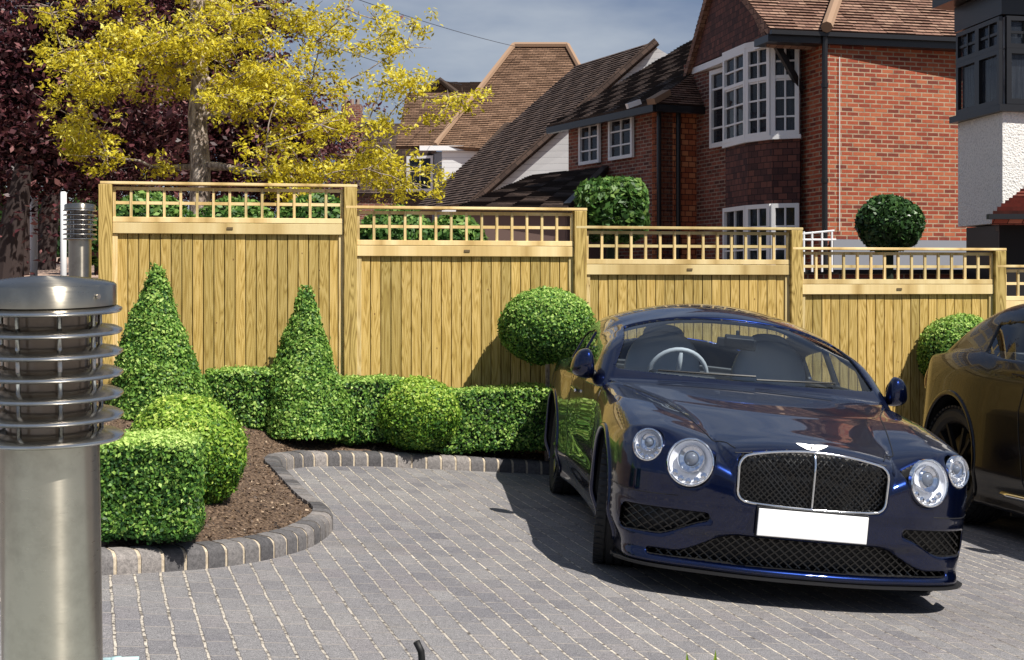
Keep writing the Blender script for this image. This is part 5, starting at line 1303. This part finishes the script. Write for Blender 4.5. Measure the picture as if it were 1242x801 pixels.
# ---- blue coupe
NX, NY = 1.455, 7.42; YAW = math.radians(3.6); SL = math.atan(.095)
car = thing('parked_car', 'deep blue coupe with woven black grille and blank white number plate', 'car', (NX, NY, -.095*NX-.004))
car.rotation_euler = (Matrix.Rotation(SL, 3, 'Y') @ Matrix.Rotation(YAW, 3, 'Z')).to_euler()
car.scale = (1.015, .97, 1.03)
body, S = car_shell(Coupe, car, [M_blue, M_plastic])
glasses(car, S); interior(car, S, -1); mirrors(car, S, M_blue)
STEER = math.radians(-9)
for wy in S.WY:
    for sg in (-1, 1): wheel(car, sg*.80, wy, S.WZ, sg, STEER if wy < 2 else 0)
def arch_lips(car, s, paint):
    for wy in s.WY:
        for sg in (-1, 1):
            t = np.radians(np.linspace(-24, 204, 60)); y = wy+(s.ARCH+.004)*np.cos(t); z = s.WZ+(s.ARCH+.004)*np.sin(t); lo = np.full(t.shape, .6); hi = np.full(t.shape, 1.2)
            for _ in range(20):
                mid = (lo+hi)/2; neg = s.lower(mid, y, z) < 0; lo = np.where(neg, mid, lo); hi = np.where(neg, hi, mid)
            m = MB(); m.tube([(sg*(a-.006), b, c) for a, b, c in zip(lo, y, z)], .018, 8, cap=True); m.build('wheel_arch_lip', paint, car, smooth=True, local=True)
arch_lips(car, S, M_blue)
# grille
lattice('grille_mesh', S, S.g_grille, -.42, .42, .48, .80, .021, (math.radians(45), math.radians(-45)), 0.04, .0038, car, M_dchrome)
gc = contour(S.g_grille, 0, .64); ring_on_face('grille_surround', S, gc, 0.0, .0065, car, M_chrome)
ring_on_face('grille_bar', S, [(0, z_) for z_ in np.linspace(.505, .77, 12)], .02, .006, car, M_chrome, close=False)
lattice('lower_grille_mesh', S, S.g_low, -.80, .80, .17, .36, .030, (math.radians(38), math.radians(-38)), .05, .0045, car, M_dchrome)
for sg in (-1, 1):
    lattice('side_intake_mesh', S, S.g_side, min(sg*.46, sg*.93), max(sg*.46, sg*.93), .27, .45, .030, (math.radians(38), math.radians(-38)), .045, .0045, car, M_dchrome)
# splitter lip
xs_ = np.linspace(-.915, .915, 61); v = []; F_ = []
for x_ in xs_:
    f_ = float(S.F_(np.array([abs(x_)]), np.array([.17]))[0]); 
    for dy, z_ in ((-.022, .150), (-.022, .138), (.10, .128), (.10, .150)): v.append((x_, f_+dy, z_))
for i in range(60):
    for k in range(4): F_.append((i*4+k, i*4+(k+1) % 4, i*4+4+(k+1) % 4, i*4+4+k))
obj('front_lip', v, F_, M_plastic, car, smooth=False, local=True)
# number plate
pf = -.022; m = MB(); m.obox((0, pf-.006, .425), (1, 0, 0), (0, 1, 0), .275, .005, .066); m.build('number_plate', mat('plate_white', (.86, .86, .86), .4), car, local=True, bev=.004)
m = MB(); m.obox((0, pf+.012, .425), (1, 0, 0), (0, 1, 0), .28, .012, .072); m.build('plate_backing', M_plastic, car, local=True)
# lamps
for sg in (-1, 1):
    for (lx, ly, lz, r, ang) in S.lamps:
        hl = bpy.data.objects.new('headlight', None); COL.objects.link(hl); hl.parent = car; n_ = Vector((sg*math.sin(ang), -math.cos(ang)*.985, .17)).normalized(); c = Vector((sg*lx, ly, lz))
        big = r > .1
        fr_ = float(on_surface(S, [(sg*lx, ly, lz)])[0].y); c = c+n_*max(0.0, min(.05, (ly-fr_)*.9))*1+n_*.006
        hl.location = c
        def L_(mb, nm, m_): q = mb.build(nm, m_, hl, local=True); auto_smooth(q, 40); return q
        mb = MB(); mb.lathe([(r-.006, -.03), (r-.004, .006), (r, .012), (r+.005, .008), (r+.006, -.012)], 56, (0, 0, 0), n_); L_(mb, 'bezel', M_chrome)
        mb = MB(); mb.lathe([(r-.006, -.004), (r*.9, -.02), (r*.7, -.036), (r*.4, -.048), (0, -.05)], 48, (0, 0, 0), n_); L_(mb, 'reflector', M_reflector)
        a_ = n_.orthogonal().normalized(); u_ = (Vector((0, 0, 1))-n_*n_.z).normalized(); s_ = n_.cross(u_)
        mb = MB()
        rr = r*.56; cc = u_*r*.16-s_*sg*0
        mb.lathe([(rr*.96, -.03), (rr*.97, .002), (rr, .006), (rr*1.06, .002), (rr*1.06, -.03)], 40, cc, n_); 
        mb.lathe([(rr*.96, -.01), (rr*.62, -.018), (rr*.58, -.008)], 40, cc, n_); L_(mb, 'projector_ring', M_chrome)
        mb = MB(); mb.lathe([(0, .012), (rr*.3, .008), (rr*.5, -.004), (rr*.58, -.016)], 32, cc, n_); L_(mb, 'projector_lens', mat('projector_glass', (.25, .27, .3), .05, .5))
        mb = MB()
        for k in range(5 if big else 7):
            t_ = math.radians(-90+(k-(2 if big else 3))*26); q = (s_*math.cos(t_)+u_*math.sin(t_))*r*.80
            mb.lathe([(r*.12, -.018), (r*.13, -.006), (0, -.002)], 14, q, n_)
        L_(mb, 'lamp_beads', M_chrome)
        mb = MB(); mb.lathe([(r-.004, .006), (r*.85, .014), (r*.5, .022), (0, .026)], 40, (0, 0, 0), n_); L_(mb, 'lens', M_lens)
# bonnet seam, valley lines and badge
def seam(name, pts, rad=.0028, f='lower', lift=-.0005, m_=M_plastic):
    mb = MB(); mb.tube(on_surface(S, densify(pts), f, lift), rad, 5, cap=False); return mb.build(name, m_, car, local=True)
for sg in (-1, 1):
    ys_ = np.linspace(.12, 1.52, 30); seam('bonnet_seam', [(sg*(float(interp(np.array([y_]), S.edge)[0])+.012), y_, .8+.1*y_) for y_ in ys_], .004)
    seam('door_seam', [(sg*.93, 1.72, .90), (sg*.94, 1.62, .7), (sg*.93, 1.58, .45), (sg*.92, 1.62, .24)]); seam('door_seam', [(sg*.90, 3.02, .90), (sg*.92, 3.06, .7), (sg*.93, 3.0, .45), (sg*.92, 2.9, .24)])
    seam('wing_seam', [(sg*.62, .20, .50), (sg*.80, .32, .495), (sg*.93, .50, .50), (sg*.96, .60, .50)])
    m = MB(); m.tube(on_surface(S, densify([(sg*.93, 2.75, .80), (sg*.93, 2.95, .81)], 8), 'lower', .014), .011, 8); m.build('door_handle', M_chrome, car, smooth=True, local=True)
    m = MB(); m.tube(on_surface(S, densify([(sg*.89, 1.9, .965), (sg*.90, 2.3, .97), (sg*.90, 3.0, .975), (sg*.88, 3.7, .985)], 10), 'lower', .004), .007, 6); m.build('window_trim', M_chrome, car, smooth=True, local=True)
seam('bonnet_front_seam', [(x_, .07+.03*(x_/.4)**2, .77) for x_ in np.linspace(-.40, .40, 16)], .003)
bp = on_surface(S, [(0, .115, .80)], 'lower', .014)[0]
bd = bpy.data.objects.new('wing_badge', None); COL.objects.link(bd); bd.parent = car; bd.location = bp; bd.rotation_euler = (math.radians(48), 0, 0); bd.scale = (.9, 1.1, 1)
hwp = [(0, -.016), (.014, -.013), (.03, -.012), (.05, -.003), (.075, .008), (.092, .018), (.06, .020), (.03, .018), (.012, .016), (0, .018)]
pl = hwp+[(-x_, y_) for x_, y_ in hwp[::-1][1:-1]]
m = MB(); m.prism([Vector((x_, y_, 0)) for x_, y_ in pl], (0, 0, .005)); m.build('wings', mat('badge_silver', (.85, .85, .86), .25, 1), bd, local=True)
m = MB(); m.lathe([(.0, .0075), (.0085, .0075), (.011, .006), (.011, 0)], 24); m.build('badge_centre', M_plastic, bd, local=True)
text_mesh('badge_letter', 'B', .018, mat('badge_silver', (.85, .85, .86), .25, 1), bd, (0, 0, .008), (0, 0, 0), .001)
# wipers
for x0_, x1_ in ((-.55, .02), (.02, .52)):
    pts = []
    for t_ in np.linspace(0, 1, 14):
        X_ = x0_+(x1_-x0_)*t_; Y_ = 1.60+.20*(abs(X_)/.75)**2+.02+.04*t_; pts.append((X_, Y_, 1.0))
    m = MB(); m.tube(on_surface(S, pts, 'cabin', .008), .006, 5); m.build('wiper', M_plastic, car, local=True)

M_darkrim = mat('black_alloy_rim', (.008, .008, .009), .6, 0, spec=.2)
# ---- dark car at the right edge, nose to the fence
c2 = thing('parked_car', 'dark car at the right edge backed up to the fence and reflecting its boards', 'car')
# nose position and heading
HX, HYY = 4.12+.208*4.74*1.1, 12.55-.978*4.74*1.1; HEAD = math.radians(12)
c2.location = (HX, HYY, -.095*HX+.006); c2.rotation_euler = (Matrix.Rotation(SL, 3, 'Y') @ Matrix.Rotation(HEAD, 3, 'Z')).to_euler(); c2.scale = (1.1, 1.1, 1.32)
b2, S2 = car_shell(Saloon, c2, [M_blkpaint, M_plastic], .016)
glasses(c2, S2); interior(c2, S2, 1); mirrors(c2, S2, M_blkpaint)
arch_lips(c2, S2, M_blkpaint)
for wy in S2.WY:
    for sg in (-1, 1): w2 = wheel(c2, sg*.80, wy, S2.WZ*.947, sg, 0); w2.scale = (1, 1.136, .947); w2.children[1].data.materials[0] = M_darkrim
for sg in (-1, 1):
    pts = on_surface(S2, [(sg*.86, 4.55, .80)], 'lower', .004); m = MB(); m.lathe([(0, .016), (.05, .012), (.075, 0), (.08, -.02)], 32, pts[0], (sg*.75, .62, .15)); m.build('tail_light', mat('dark_red_lens', (.10, .01, .012), .1, 0, coat=1), c2, smooth=True, local=True)
    m = MB(); m.tube(on_surface(S2, densify([(sg*.92, 1.4, .24), (sg*.92, 2.3, .235), (sg*.92, 3.2, .24)], 12), 'lower', .006), .016, 6); m.build('sill_trim', M_chrome, c2, smooth=True, local=True)
    m = MB(); m.tube(on_surface(S2, densify([(sg*.93, 1.72, .90), (sg*.94, 1.62, .7), (sg*.93, 1.58, .45), (sg*.92, 1.62, .24)], 10), 'lower', 0), .004, 5, cap=False); m.build('door_seam', M_plastic, c2, local=True)
    m = MB(); m.tube(on_surface(S2, densify([(sg*.90, 3.02, .90), (sg*.92, 3.06, .7), (sg*.93, 3.0, .45), (sg*.92, 2.9, .24)], 10), 'lower', 0), .004, 5, cap=False); m.build('door_seam', M_plastic, c2, local=True)
